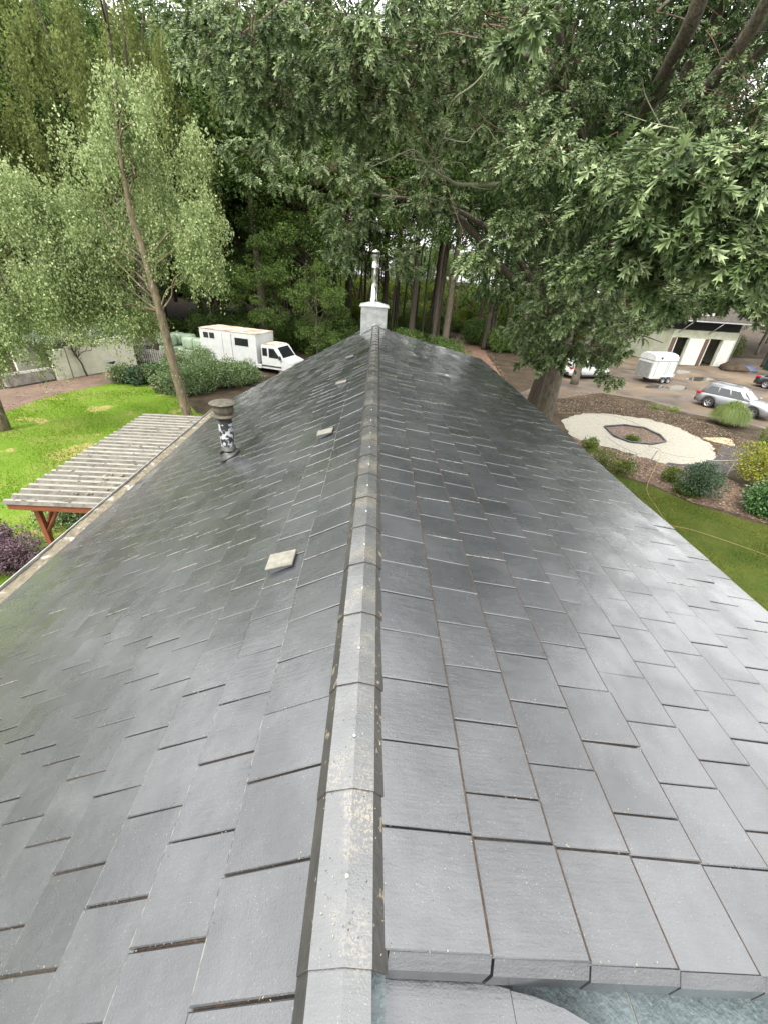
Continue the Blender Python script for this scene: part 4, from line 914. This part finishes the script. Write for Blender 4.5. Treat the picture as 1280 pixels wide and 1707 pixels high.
# right side
p = gp(1210, 708)
og = empty('ornamental_grass', (p.x, p.y, GZ), 0, 'round yellow green ornamental grass clump in front of the silver car', 'grass clump')
n = 9000; a = rng.uniform(0, 6.283, n); t = rng.uniform(0, 1, n)**.5; K = 4
dirs = np.stack([np.cos(a), np.sin(a)], 1); V = []; F = []
Rr = 1.5*t*rng.uniform(.75, 1.2, n); Hh = 1.35*(1-.35*t)*rng.uniform(.65, 1.15, n)
seg_ = []
for k in range(K+1):
    u = k/K; rad_ = .25*t+Rr*.62*u; z = Hh*1.1*np.sin(np.pi*u*(.5+.40*t))+.0*u
    w_ = .012*(1-u*.9); side = np.stack([-dirs[:, 1], dirs[:, 0]], 1)
    base = np.concatenate([dirs*rad_[:, None], z[:, None]], 1)
    seg_.append(base-np.concatenate([side*w_, np.zeros((n, 1))], 1)); seg_.append(base+np.concatenate([side*w_, np.zeros((n, 1))], 1))
V = np.stack(seg_, 1).reshape(-1, 3); base = (np.arange(n)*(2*(K+1)))[:, None]
F = np.concatenate([base+np.array([[2*k, 2*k+1, 2*k+3, 2*k+2]]) for k in range(K)], 0)
link('blades', fastmesh('blades', V, F, M['orn']), og)
p = gp(1165, 828); plant('round_shrub', 'dark dense round shrub on the mulch below the gravel ring', 'shrub', (p.x, p.y, GZ), .95, 1.35, 9000, .06, M['darkshrub'], lumps=24)
p = gp(1262, 812); plant('yellow_shrub', 'loose yellow green shrub at the right edge above the glossy one', 'shrub', (p.x, p.y, GZ), 1.35, 2.1, 6000, .09, M['yellowleaf'], lumps=18)
p = gp(1275, 858); plant('glossy_shrub', 'dark glossy leaved shrub at the right edge bordering the side lawn', 'shrub', (p.x, p.y, GZ), 1.15, 1.3, 7000, .10, M['laurel'], lumps=18)
p = gp(1290, 765); plant('straw_bush', 'straw coloured green bush at the right edge beyond the yellow shrub', 'bush', (p.x, p.y, GZ), 1.3, 1.4, 6000, .10, M['under'])
for i, (x, y, r_, h, lb) in enumerate(((1000, 775, .7, .7, 'low straggly weed patch against the roof edge below the gravel ring'), (1030, 790, .6, .8, 'straggly reddish weed clump between the roof edge and the leaning posts'), (1115, 800, .5, .5, 'small sparse weed between the hose and the round shrub'), (985, 750, .6, .5, 'low weed clump nearest the gravel ring at the roof edge'), (1140, 825, .5, .4, 'small weed left of the dark round shrub'))):
    p = gp(x, y); plant('weed_clump', lb, 'weeds', (p.x, p.y, GZ), r_, h, 1500, .07, M['under'], 'weeds along the gravel ring')
p = gp(1052, 735); plant('ground_herb', 'small green herb growing in the planting bed inside the gravel ring', 'herb', (p.x, p.y, GZ), .5, .25, 1200, .06, M['under'])
for i, (x, y, lb) in enumerate(((1090, 682, 'small grass tuft at the yard edge above the gravel ring'), (1118, 686, 'larger grass tuft at the yard edge left of the silver car'))):
    p = gp(x, y); plant('grass_tuft', lb, 'grass tuft', (p.x, p.y, GZ), .55, .3, 700, .16, M['orn'], 'grass tufts at the yard edge', BLADE)
lump('wood_chips', gp(1200, 735)+Vector((0, 0, .0)), .8, mat('wood chips', (.5, .38, .22), .9, (.15, .1, .06), 6, bump=1), 'scatter of pale wood chips on dark soil right of the gravel ring', 'wood chips', .08, seed=31)

# ================= TREES =================
def limb(p0, p1, n=6, wob=.05, sag=0):
    p0, p1 = Vector(p0), Vector(p1); L = (p1-p0).length; out = []
    for i in range(n+1):
        t = i/n; j = Vector((random.gauss(0, 1), random.gauss(0, 1), random.gauss(0, .6)))*L*wob*math.sin(math.pi*t)
        out.append(p0.lerp(p1, t)+j+Vector((0, 0, sag*L*math.sin(math.pi*t))))
    return smooth(out, 3)
def taper(n, a, b): return [a+(b-a)*(i/(n-1))**.8 for i in range(n)]
def tree_meshes(H, cr_, cz0, nleaf, size, tr, mt, bark, lumps=60, seed=0, tmpl=DIA, droop=.2, ncl=.9, flat=.7, lean=.3):
    """a trunk with limbs and a crown of leaf clumps, at the origin"""
    random.seed(seed); mb = MB()
    top = Vector((random.uniform(-1, 1)*lean, random.uniform(-1, 1)*lean, H*.92)); tp = limb((0, 0, -.1), top, 7, .012)
    mb.tube(tp, taper(len(tp), tr, tr*.15), 9)
    hc = (H-cz0)/2
    C_ = ball(lumps)*1.0; nr = np.linalg.norm(C_, axis=1, keepdims=True); C_ = C_/nr*(nr**.6)
    C_ = C_*np.array([cr_, cr_, hc])+np.array([0, 0, cz0+hc])
    for i in range(min(26, lumps)):
        c = C_[i]; z = max(c[2]-random.uniform(.5, 2.5), cz0*.6); z = min(z, H*.85); t = z/(H*.92); p0 = Vector((top.x*t, top.y*t, z)); lp = limb(p0, c, 4, .05)
        mb.tube(lp, taper(len(lp), tr*.34*(1-t*.6), .012), 5, cap=False)
    tm = mb.mesh('trunk', M[bark])
    k = rng.integers(0, lumps, nleaf); rl = rng.uniform(.6, 1.3, lumps)*ncl
    d = rng.normal(0, 1, (nleaf, 3)); d /= np.linalg.norm(d, axis=1, keepdims=True); q = rng.uniform(0.25, 1, (nleaf, 1))**.5
    off = d*rl[k][:, None]*q; off[:, 2] *= flat; P = C_[k]+off; D = d.copy(); D[:, 2] -= droop
    V, F = leaves(P, D, rng.uniform(.6, 1.3, nleaf)*size, tmpl, .5, .6)
    return tm, fastmesh('crown', V, F, M[mt])
def put(name, tm, cm, loc, rz, sc, label, cat, group):
    o = empty(name, loc, rz, label, cat, group); o.scale = (sc,)*3 if not isinstance(sc, tuple) else sc
    link('trunk', tm, o); link('crown', cm, o); return o

# --- the wood behind: shared tree meshes, every tree an object with trunk and crown of its own
kinds = [tree_meshes(19, 4.6, 5, 26000, .17, .26, 'forest', 'bark_dark', 90, 11, ncl=1.0),
         tree_meshes(16, 3.8, 2.5, 24000, .15, .2, 'forest', 'bark_dark', 80, 12, ncl=.9),
         tree_meshes(21, 5.2, 6.5, 28000, .18, .30, 'forest', 'bark', 90, 13, ncl=1.1),
         tree_meshes(9, 2.8, 1.0, 16000, .13, .11, 'forest', 'bark', 50, 14, ncl=.75)]
pine = tree_meshes(24, 2.4, 15, 9000, .16, .2, 'forest', 'bark_red', 40, 15, ncl=.8)
rs = random.Random(5)
def clear(x, y):
    if -30 < x < -4.2 and y < 39.5: return False
    if x > 8 and y < 46 and x < 60: return False
    if x > 27 and y < 58: return False
    if abs(x-(9.5+(y-48)*.10)) < 2.0 and y < 66: return False
    return True
pts = []
def scatter(n, x0, x1, y0, y1, dmin):
    out = []; tries = 0
    while len(out) < n and tries < 4000:
        tries += 1; x, y = rs.uniform(x0, x1), rs.uniform(y0, y1)
        if clear(x, y) and all((x-a)**2+(y-b)**2 > dmin**2 for a, b in pts): out.append((x, y)); pts.append((x, y))
    return out
slim = tree_meshes(23, 2.2, 13, 7000, .17, .13, 'forest', 'bark_dark', 34, 16, ncl=.8, lean=.5)
def zone(x): return 'beyond the shed roof' if x < -24 else 'behind the green bales' if x < -16 else 'behind the lorry box' if x < -9 else 'between lorry cab and chimney' if x < -1.5 else 'right of the chimney'
G1 = 'trees of the wood behind the lorry'
for x, y in scatter(22, -36, -3, 39.5, 58, 3.4):
    k = rs.choice([0, 0, 1, 2]); put('forest_tree', *kinds[k], (x, y, GZ), rs.uniform(0, 6), rs.uniform(1.15, 1.5), 'dark green tree standing in the wood '+zone(x), 'tree', G1)
for x, y in scatter(9, -2.5, 16, 44, 58, 3.6):
    k = rs.choice([0, 2, 2]); put('forest_tree', *kinds[k], (x, y, GZ), rs.uniform(0, 6), rs.uniform(1.15, 1.4), 'dark trunked tree of the wood '+zone(x), 'tree', 'trees of the wood beyond the chimney')
for x, y in scatter(30, -14, 15, 43, 60, 1.3):
    put('slender_tree', *slim, (x, y, GZ), rs.uniform(0, 6), rs.uniform(.85, 1.15), 'slender dark trunked tree in the wood '+zone(x), 'tree', 'slender trees around the chimney')
for x, y in scatter(34, -8, 40, 58, 82, 2.3):
    put('pine_tree', *pine, (x, y, GZ), rs.uniform(0, 6), rs.uniform(.85, 1.15), 'tall bare trunked pine deep in the wood beyond the chimney', 'tree', 'pines deep in the wood')
for x, y in scatter(26, 22, 75, 57, 84, 4.2):
    k = rs.choice([0, 1, 2]); put('forest_tree', *kinds[k], (x, y, GZ), rs.uniform(0, 6), (rs.uniform(1.2, 1.5) if x < y*.85 else rs.uniform(.6, .75)), 'green tree standing behind and beside the stable barn', 'tree', 'trees behind the barn')
for x, y in scatter(32, -75, -9, 58, 84, 4.2):
    k = rs.choice([0, 1, 2]); put('forest_tree', *kinds[k], (x, y, GZ), rs.uniform(0, 6), rs.uniform(1.3, 1.7), 'far green tree at the back of the left hand wood', 'tree', 'far trees of the left wood')
for x, y in scatter(12, -60, -31, 22, 58, 4.5):
    k = rs.choice([1, 2]); put('forest_tree', *kinds[k], (x, y, GZ), rs.uniform(0, 6), (rs.uniform(1.1, 1.5) if x > -y*.95 else rs.uniform(.55, .75)), 'green tree left of and beyond the cream shed', 'tree', 'trees beyond the shed')
for (x, y, s_, lb) in ((-9.5, 37.6, .95, 'small leafy tree right behind the middle of the horse lorry'), (-14.0, 38.5, .85, 'small leafy tree behind the rear end of the horse lorry'), (-4.8, 36.5, .8, 'small leafy tree beyond the lorry cab at the roof edge'), (-20, 37.5, .9, 'small leafy tree behind the shed and the bales')):
    put('young_tree', *kinds[3], (x, y, GZ), rs.uniform(0, 6), s_, lb, 'tree', None)
for i, (x, y) in enumerate(((46, 50), (52, 46), (56, 52), (44, 55))):
    put('forest_tree', *kinds[1], (x, y, GZ), i*1.3, .9, 'green tree crowding the right end of the stable barn', 'tree', 'trees at the right end of the barn')
# undergrowth
ub = []
for sd in range(3):
    n = 3800; lc = ball(12)*np.array([1.3, 1.3, .5])+np.array([0, 0, .75]); k = rng.integers(0, 12, n); d = rng.normal(0, 1, (n, 3)); d /= np.linalg.norm(d, axis=1, keepdims=True)
    P = lc[k]+d*.6*rng.uniform(.6, 1, (n, 1)); P[:, 2] = np.maximum(P[:, 2], .02); V, F = leaves(P, d, rng.uniform(.6, 1.3, n)*.13, DIA, .5, .5); ub.append(fastmesh('undergrowth_bush', V, F, M['under' if sd else 'forest']))
for x, y in scatter(46, -60, 55, 92, 112, 2.2):
    put('forest_tree', *kinds[3], (x, y, GZ), rs.uniform(0, 6), rs.uniform(1.2, 1.6), 'low dense tree closing the very back of the wood', 'tree', 'low trees at the very back of the wood')
pts2 = []
def bushes(n, x0, x1, y0, y1, sc, label, grp, only=None):
    for _ in range(n):
        x, y = rs.uniform(x0, x1), rs.uniform(y0, y1)
        if not clear(x, y) and not (y > 33 and -4.2 < x < 8): continue
        o = link('undergrowth_bush', (rs.choice(ub) if only is None else ub[only]), None, (x, y, GZ), rs.uniform(0, 6)); o.scale = (rs.uniform(.8, 1.4)*sc,)*2+(rs.uniform(.7, 1.5)*sc,); tag(o, label+(', '+zone(x) if y < 58 and x < 30 else ''), 'bush', grp)
bushes(70, -4, 18, 34, 60, 1.1, 'leafy undergrowth bush on the woodland floor beyond the chimney', 'undergrowth beyond the chimney', 0)
bushes(60, -12, 30, 60, 80, 1.5, 'yellow green undergrowth bush among the far pine trunks', 'undergrowth among the pines')
bushes(40, -34, -3, 40, 50, 1.3, 'dark undergrowth bush at the wood edge behind the lorry', 'undergrowth behind the lorry', 0)
bushes(60, -60, 60, 84, 96, 2.6, 'tall far thicket closing the back of the wood', 'thickets at the back of the wood')
bushes(24, 40, 62, 44, 62, 1.3, 'undergrowth bush right of the stable barn', 'undergrowth by the barn')
# tall trees standing left of the house, near the gutter side; the wet left slope mirrors them
for i, (x, y) in enumerate(((-27, 14), (-28, 8), (-26, 2), (-29, -4), (-34, 11), (-31, 5))):
    put('garden_tree', *kinds[i % 3], (x, y, GZ), i*1.1, .62, 'garden tree left of the house, outside the left edge of the view', 'tree', 'garden trees left of the house')
# small tree in front of the shed wall
tm, cm = tree_meshes(3.4, 1.9, 1.9, 3600, .12, .07, 'birchleaf', 'bark_dark', 22, 31, ncl=.5, lean=.5)
p = gp(147, 627); put('small_tree', tm, cm, (p.x, p.y, GZ), 0, 1, 'small spreading tree with a thin dark stem in front of the cream shed wall', 'tree', None)

# --- birches: leaning trunk and weeping crown
def birch(name, base, tops, crown, nleaf, lumps, label, seed, size=.075, tr=.27, mt='birchleaf', extra=(), drop=1.7, stems=False, bark='bark_moss'):
    random.seed(seed); o = empty(name, base, 0, label, 'tree'); mb = MB()
    path = smooth([Vector(p) for p in tops], 5); mb.tube(path, taper(len(path), tr, tr*.16), 10, wob=.05)
    c, rad = np.array(crown[0], float), np.array(crown[1], float)
    C_ = ball(lumps); nr = np.linalg.norm(C_, axis=1, keepdims=True); C_ = C_/nr*nr**.55*rad+c
    C_ = np.where(rng.random((len(C_), 1)) < .22, (C_-c)*1.28+c, C_)
    for ex in extra:
        C_ = np.concatenate([C_, ball(ex[2])*np.array(ex[1])+np.array(ex[0])]); 
    for i in range(len(C_)):
        if (i % 6 and i < lumps) or (i >= lumps and i % 5): continue
        q = C_[i]; j = min(len(path)-2, max(4, int(len(path)*min(.93, max(.40, (q[2]-2.2)/max(p.z for p in path)))))); p0 = path[j]
        lp = limb(p0, q, 4, .06, .08); mb.tube(lp, taper(len(lp), tr*.17, .006), 5, cap=False)
    if stems:
        for sx_, sy_ in ((-2.6, .5), (-1.1, -.8), (1.3, .6), (2.8, -.4)):
            z0 = 6.5; lp = smooth([Vector((0, 0, z0)), Vector((sx_*.35, sy_*.3, z0+3.5)), Vector((sx_*.8, sy_, z0+8)), Vector((sx_*1.4, sy_*1.5, z0+14))], 4); mb.tube(lp, taper(len(lp), tr*.75, .03), 7)
    mb.build('trunk', M[bark], o)
    # hanging strands of leaves
    ns = nleaf//22; k = rng.integers(0, len(C_), ns); st = C_[k]+rng.normal(0, 1, (ns, 3))*rng.uniform(.16, .34, (len(C_), 1))[k]; ln = rng.uniform(.4, 1, ns)*drop
    t = rng.uniform(0, 1, (ns, 22)); sway = rng.normal(0, .22, (ns, 1, 2))
    P = np.repeat(st[:, None, :], 22, 1); P[:, :, 2] -= t*ln[:, None]; P[:, :, :2] += sway*t[:, :, None]+rng.normal(0, .05, (ns, 22, 2)); P = P.reshape(-1, 3)
    D = np.zeros_like(P); D[:, 2] = -1
    V, F = leaves(P, D, rng.uniform(.6, 1.3, len(P))*size, DIA, .6, .2); link('crown', fastmesh('crown', V, F, M[mt]), o); return o
birch('birch_tree', (-7.9, 17.5, GZ), [(0, 0, -.1), (-.12, .0, 1.2), (-.33, 0, 3.6), (-.45, 0, 5.5), (-.6, .0, 7.1), (-.8, .05, 8.3), (-.7, .1, 10.3), (-.5, .2, 11.6)], ((-.45, 1.0, 9.5), (2.1, 1.7, 2.6)), 62000, 40,
      'leaning birch with mossy trunk and pale weeping crown beyond the pergola', 41, size=.088, tr=.25, drop=1.2, extra=(((1.15, .3, 7.3), (.8, .8, .9), 8), ((-2.3, .6, 7.5), (1.2, 1.0, 1.3), 14), ((-.6, .6, 11.3), (1.0, 1.0, .8), 8), ((-3.0, 1.0, 5.8), (1.3, 1.0, 1.2), 14), ((1.3, .6, 8.6), (.9, 1, 1), 8), ((-1.9, .8, 4.9), (.9, .9, .6), 8), ((-3.2, .8, 8.2), (1.1, 1, 1), 8)))
birch('birch_tree', (-16.0, 17.3, GZ), [(0, 0, -.1), (.2, 0, 2), (.9, .1, 4.5), (1.6, .2, 7), (2.0, .3, 9.5)], ((2.5, -.2, 7.0), (2.3, 2.0, 2.9)), 66000, 60,
      'weeping birch at the left edge, its strands hanging over lawn and shed', 42, size=.09, drop=1.6, extra=(((2.4, -.9, 5.0), (1.2, 1.2, .7), 14), ((4.6, .5, 6.4), (1.3, 1.2, 1.2), 14), ((1.0, -.5, 4.4), (1.4, 1.2, 1.2), 14), ((4.2, 0, 8.4), (1.3, 1, .9), 12)))
birch('weeping_tree', (-17.2, 34.5, GZ), [(0, 0, -.1), (0, 0, 5), (.2, 0, 10), (.5, .3, 14), (.9, .5, 20)], ((0, 0, 14), (5.6, 5.0, 6.0)), 90000, 90,
      'tall yellow green weeping tree with several dark stems rising behind the birches', 43, size=.16, mt='willowleaf', tr=.4, drop=3.2, stems=True, bark='bark_dark', extra=(((-8, 0, 12), (4, 3, 5), 50),))
birch('weeping_tree', (-27.5, 31, GZ), [(0, 0, -.1), (0, 0, 5), (-.5, 0, 10), (-1.5, .3, 14), (-2.5, .5, 19)], ((0, 0, 13), (6.0, 5.0, 6.0)), 80000, 90,
      'yellow green weeping tree at the top left corner behind the birch', 44, size=.14, mt='willowleaf', tr=.36, drop=3.0, stems=True, bark='bark_dark')

# --- the big red oak: trunk, long limbs, an inner crown, and leafy sprays reaching over the roof
oak = empty('red_oak', (6.35, 14.8, GZ), 0, 'big red oak right of the roof, its lobed leaves hanging over the upper view', 'tree')
OM = Vector((-6.35, -14.8, -GZ)); random.seed(77)
def W(*a): return Vector(a)+OM
mb = MB(); tp = smooth([W(6.3, 14.8, GZ-.1), W(6.35, 14.8, -4), W(6.35, 14.8, 0), W(6.2, 14.7, 3), W(6.4, 14.6, 6), W(6.7, 14.6, 12)], 5)
rad_ = [.50, .42]+[.38-.29*i/(len(tp)-3) for i in range(len(tp)-2)]; mb.tube(tp, rad_, 14, wob=.07)
limbs = []
def big(pts, r0, r1=.025):
    q = smooth([W(*p) for p in pts], 5); mb.tube(q, taper(len(q), r0, r1), 8, wob=.05); limbs.append(q)
big([(6.3, 14.8, .8), (6.1, 12.6, 2.6), (5.6, 10.0, 3.4), (4.9, 7.8, 3.1), (4.0, 6.0, 2.5)], .17)
big([(6.3, 14.8, 2.0), (4.9, 13.0, 4.3), (3.2, 11.4, 5.2), (1.6, 9.9, 4.8), (.2, 8.8, 4.0)], .17)
big([(6.2, 14.7, -.3), (4.9, 14.2, 1.3), (3.4, 13.2, 2.4), (1.6, 12.2, 3.0), (-.6, 11.2, 3.0)], .15)
big([(6.2, 14.7, 4.0), (4.0, 13.6, 6.6), (1.6, 12.4, 7.2), (-.8, 11.2, 6.2), (-2.6, 10.5, 5.0)], .16)
big([(6.4, 14.8, 3.5), (6.5, 12.2, 6.2), (5.6, 10.4, 6.6), (4.2, 9.6, 5.4)], .16)
big([(6.4, 14.7, -.4), (6.8, 13.8, -.1), (7.2, 12.9, -.3)], .04, .01)
big([(6.4, 14.7, -.6), (8.0, 14.0, .3), (9.0, 13.6, .2)], .05, .01)
big([(6.5, 14.8, 4), (9, 13.6, 7.5), (10.6, 12, 8.4)], .2)
big([(6.5, 14.8, 5), (8.2, 14.6, 9), (10.5, 14.5, 12)], .2)
big([(6.4, 14.7, 3.0), (7.6, 11.5, 6.2), (7.4, 8.0, 7.2), (5.8, 4.6, 6.6)], .18)
big([(6.4, 14.8, 2.5), (7.4, 16, 6), (8.4, 17.0, 10)], .22)
def limb_seen(pts, r0, r1):
    q = smooth([sp(*p)+OM for p in pts], 5); mb.tube(q, taper(len(q), r0, r1), 8, wob=.05)
limb_seen([(1010, 330, 14.6), (1050, 240, 12.4), (1105, 130, 10.6), (1150, 40, 9.8), (1185, -60, 9.6)], .17, .09)
limb_seen([(1050, 240, 12.4), (1120, 200, 10.8), (1200, 120, 9.8), (1262, 30, 9.4), (1310, -60, 9.2)], .12, .08)
limb_seen([(1000, 330, 14.6), (960, 210, 12.2), (935, 110, 11.4), (925, -20, 11)], .10, .05)
limb_seen([(905, 520, 15.5), (840, 450, 14.0), (785, 385, 13.0), (745, 345, 12.6), (700, 330, 12.2)], .13, .04)
mb.build('trunk', M['bark_dark'] if 0 else M['bark'], oak)
def clear_of_yard_view(P):
    """the owner keeps the view of the yard open: no growth in the corridor towards barn and trailer"""
    P = np.asarray(P)-np.array(OM)-np.array(CAM); x = P@np.array(CR); y = P@np.array(CU); z = P@np.array(CD); X = 640+FOC*x/z; Y = 853.5-FOC*y/z
    return ~((X > 1045) & (Y > 530+np.maximum(0, 1110-X)*.9))
# dark inner crown leaves
cs = []
for _ in range(150):
    q = random.choice([l_ for i_, l_ in enumerate(limbs) if i_ not in (5, 6)]); p = q[int(len(q)*random.uniform(.12, .8))]; cs.append(tuple(p+Vector((random.gauss(0, 1.0), random.gauss(.5, 1.1), random.gauss(.6, 1.0)))))
for _ in range(120): cs.append((random.gauss(.5, 2.6), random.gauss(.8, 2.4), random.uniform(7.5, 18)))
cs = np.array(cs); n = 60000; k = rng.integers(0, len(cs), n); d = rng.normal(0, 1, (n, 3)); d /= np.linalg.norm(d, axis=1, keepdims=True)
P = cs[k]+d*rng.uniform(.3, 1.15, (n, 1)); P[:, 2] -= .0
C0 = np.array(CAM)+np.array(OM); ok = np.linalg.norm(P-C0, axis=1) > 8.5; P, d = P[ok], d[ok]; ok = clear_of_yard_view(P); P, d = P[ok], d[ok]; n = len(P)
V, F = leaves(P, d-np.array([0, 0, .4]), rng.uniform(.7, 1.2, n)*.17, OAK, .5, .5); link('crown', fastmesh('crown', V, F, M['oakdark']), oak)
# leafy sprays: clusters of lobed leaves at twig tips; (pixel x, y, distance, radius x, y, z, clusters, leaf length)
blobs = [(1150, 330, 6.3, .95, .7, .55, 120, .17), (1020, 300, 7.2, .8, .8, .5, 80, .17), (1250, 300, 6.3, .7, .8, .5, 80, .17), (1060, 425, 6.8, .7, .6, .30, 80, .17), (1215, 420, 6.2, .7, .6, .28, 80, .17), (1095, 485, 6.6, .32, .4, .16, 14, .17), (900, 270, 8.2, .9, .9, .5, 75, .17), (880, 380, 8, .7, .6, .3, 50, .17), (790, 430, 8, .34, .34, .2, 22, .17), (960, 440, 7.6, .5, .5, .3, 40, .17),
         (575, 425, 11, .5, .5, .38, 26, .16), (585, 370, 11, .8, .7, .4, 50, .16), (680, 440, 11, .5, .5, .35, 34, .16), (560, 290, 11.5, 1.3, 1.1, .6, 90, .16), (700, 330, 11.5, 1.3, 1, .6, 90, .16), (820, 200, 10.5, 1.7, 1.4, .8, 150, .17), (660, 180, 9.5, 1.5, 1.2, .8, 150, .17), (500, 170, 9.5, 1.3, 1.1, .7, 130, .17), (420, 90, 9.0, 1.1, 1.0, .7, 130, .17), (600, 60, 8.5, 1.3, 1.0, .7, 150, .17), (780, 70, 9, 1.4, 1.1, .7, 130, .17), (340, 60, 10.5, .8, 1, .6, 70, .17), (860, 50, 5.5, .22, .3, .2, 10, .16), (940, 110, 11, 1.6, 1.4, .9, 130, .15), (1100, 200, 13, 1.8, 1.5, .9, 60, .17), (450, 260, 13, 1.2, 1.1, .7, 70, .17),
         (915, 530, 12.5, 1.0, 1.2, .6, 90, .17), (960, 500, 12.5, 1.4, 1.3, .7, 120, .17), (900, 575, 14.5, .9, 1.0, .4, 45, .15), (980, 530, 13, 1.1, 1.2, .5, 110, .15), (1025, 570, 13.5, .6, 1.0, .3, 34, .17), (980, 590, 13.5, .9, .8, .22, 36, .15), (1010, 630, 13.2, .45, .5, .2, 16, .17), (880, 480, 14, 1.0, 1.3, .7, 70, .15), (1060, 545, 12, .7, .7, .4, 45, .17), (1170, 490, 8.5, .8, .6, .28, 60, .17), (1265, 490, 8, .6, .6, .28, 50, .17), (1110, 505, 10, .6, .6, .3, 40, .17), (820, 470, 17, 1.0, 1.2, .8, 50, .18), (1270, 180, 9.5, 1.3, 1.3, .8, 110, .15), (1230, 60, 13, 1.4, 1.5, 1.0, 36, .15), (1050, 60, 13, 1.6, 1.6, 1.2, 45, .17)]
LP, LD, LS = [], [], []; tw = MB(); tb = MB()
blobs += [(900, 600, 13.6, .75, .8, .35, 44, .17), (945, 585, 13.4, .7, .7, .35, 40, .17), (870, 560, 14, .7, .8, .4, 40, .17), (1000, 600, 13.4, .6, .6, .25, 26, .17), ((6.0, 4.4, 6.0), None, 9, 1.5, 1.4, .8, 90, .2), ((4.6, 4.2, 7.3), None, 9, 1.4, 1.2, .7, 80, .2), ((7.2, 6.0, 6.4), None, 9, 1.5, 1.5, .8, 90, .2), ((5.4, 7.0, 7.6), None, 9, 1.6, 1.3, .8, 90, .2), ((7.8, 4.2, 5.4), None, 9, 1.0, 1.1, .6, 50, .2)]
for (bx_, by_, ds, rx, ry, rz_, nc, sz) in blobs:
    c = (sp(bx_, by_, ds) if by_ is not None else Vector(bx_))+OM
    if ds < 7.5: sz *= 1.22
    if ds < 14:    # supporting branchlet from the nearest limb
        q = min((p for l_ in limbs for p in l_), key=lambda p: (p-c).length+(2 if p.z < c.z else 0)); lp = limb(q, c, 5, .03, .05); tb.tube(lp, taper(len(lp), .011, .004), 6, cap=False)
    B_ = ball(max(6, int(nc*.72)))*np.array([rx, ry, rz_])
    for b in B_:
        tip = c+Vector(b); out = Vector(b)*1.0; out.z *= .3
        if out.length > 0: out.normalize()
        out = (out+Vector((random.gauss(0, .35), random.gauss(0, .35)-.35, -.25+random.gauss(0, .2)))).normalized()
        st = tip-out*.35
        if random.random() < .6: tb.tube([c.lerp(st, .35)+Vector((0, 0, .03)), st, tip], [.007, .005, .003], 3, cap=False)
        m_ = random.randint(8, 12)
        for i in range(m_):
            a = random.uniform(0, 6.283); u = out.orthogonal().normalized(); v = out.cross(u)
            dd = (out*random.uniform(.3, 1.1)+(u*math.cos(a)+v*math.sin(a))*.7+Vector((0, 0, -.5))).normalized()
            LP.append(tuple(tip-out*random.uniform(0, .14)+dd*.03)); LD.append(tuple(dd)); LS.append(sz*random.uniform(.6, 1.25)*1.2)
LP, LD, LS = np.array(LP), np.array(LD), np.array(LS); kp = clear_of_yard_view(LP); LP, LD, LS = LP[kp], LD[kp], LS[kp]
V, F = leaves(LP, LD, LS, OAK, .14, .9, (-.25, -.9, 1.1))
link('leaf_sprays', fastmesh('leaf_sprays', V, F, M['oakleaf']), oak)
# bare mossy twigs in the middle
for (x, y, ds) in ((725, 265, 8.6), (690, 255, 8.6), (740, 230, 8.4)):
    c = sp(x, y, ds)+OM
    for _ in range(5):
        e_ = c+Vector((random.gauss(0, .4), random.gauss(0, .3), random.gauss(-.1, .3))); lp = limb(c, e_, 5, .12); tw.tube(lp, taper(len(lp), .008, .003), 4, cap=False)
def bare(pts, r0, r1=.004):
    q = smooth([sp(*p)+OM for p in pts], 5); tw.tube(q, taper(len(q), r0, r1), 6, cap=False); return q
bare([(860, 306, 10.5), (770, 308, 9.8), (745, 298, 9.3), (715, 280, 8.9)], .045, .02)
bare([(830, 95, 8.0), (790, 140, 8.0), (752, 170, 8.1), (735, 220, 8.3), (715, 262, 8.6)], .014)
bare([(715, 280, 8.9), (690, 250, 8.7), (650, 265, 8.5), (612, 282, 8.4)], .014)
bare([(1100, 210, 8), (1075, 160, 7.8), (1070, 130, 7.7)], .01); bare([(1130, 215, 8), (1085, 205, 7.9), (1040, 190, 7.8)], .01)
tw.build('bare_twigs', M['twig'], oak); tb.build('branchlets', M['bark_red'], oak)
# second oak trunk and the smaller trunk beside it
put('oak_tree', *tree_meshes(19, 4.5, 8.5, 16000, .18, .36, 'oakdark', 'bark_dark', 70, 51, OAK), (6.9, 17.6, GZ), 0, 1, 'dark trunked oak just behind the big red oak', 'tree', None)
put('oak_tree', *tree_meshes(19, 3.6, 8.5, 14000, .18, .34, 'oakdark', 'bark', 70, 52, OAK), (16.5, 34.1, GZ), 0, 1, 'oak standing between the big red oak and the horse trailer', 'tree', None)
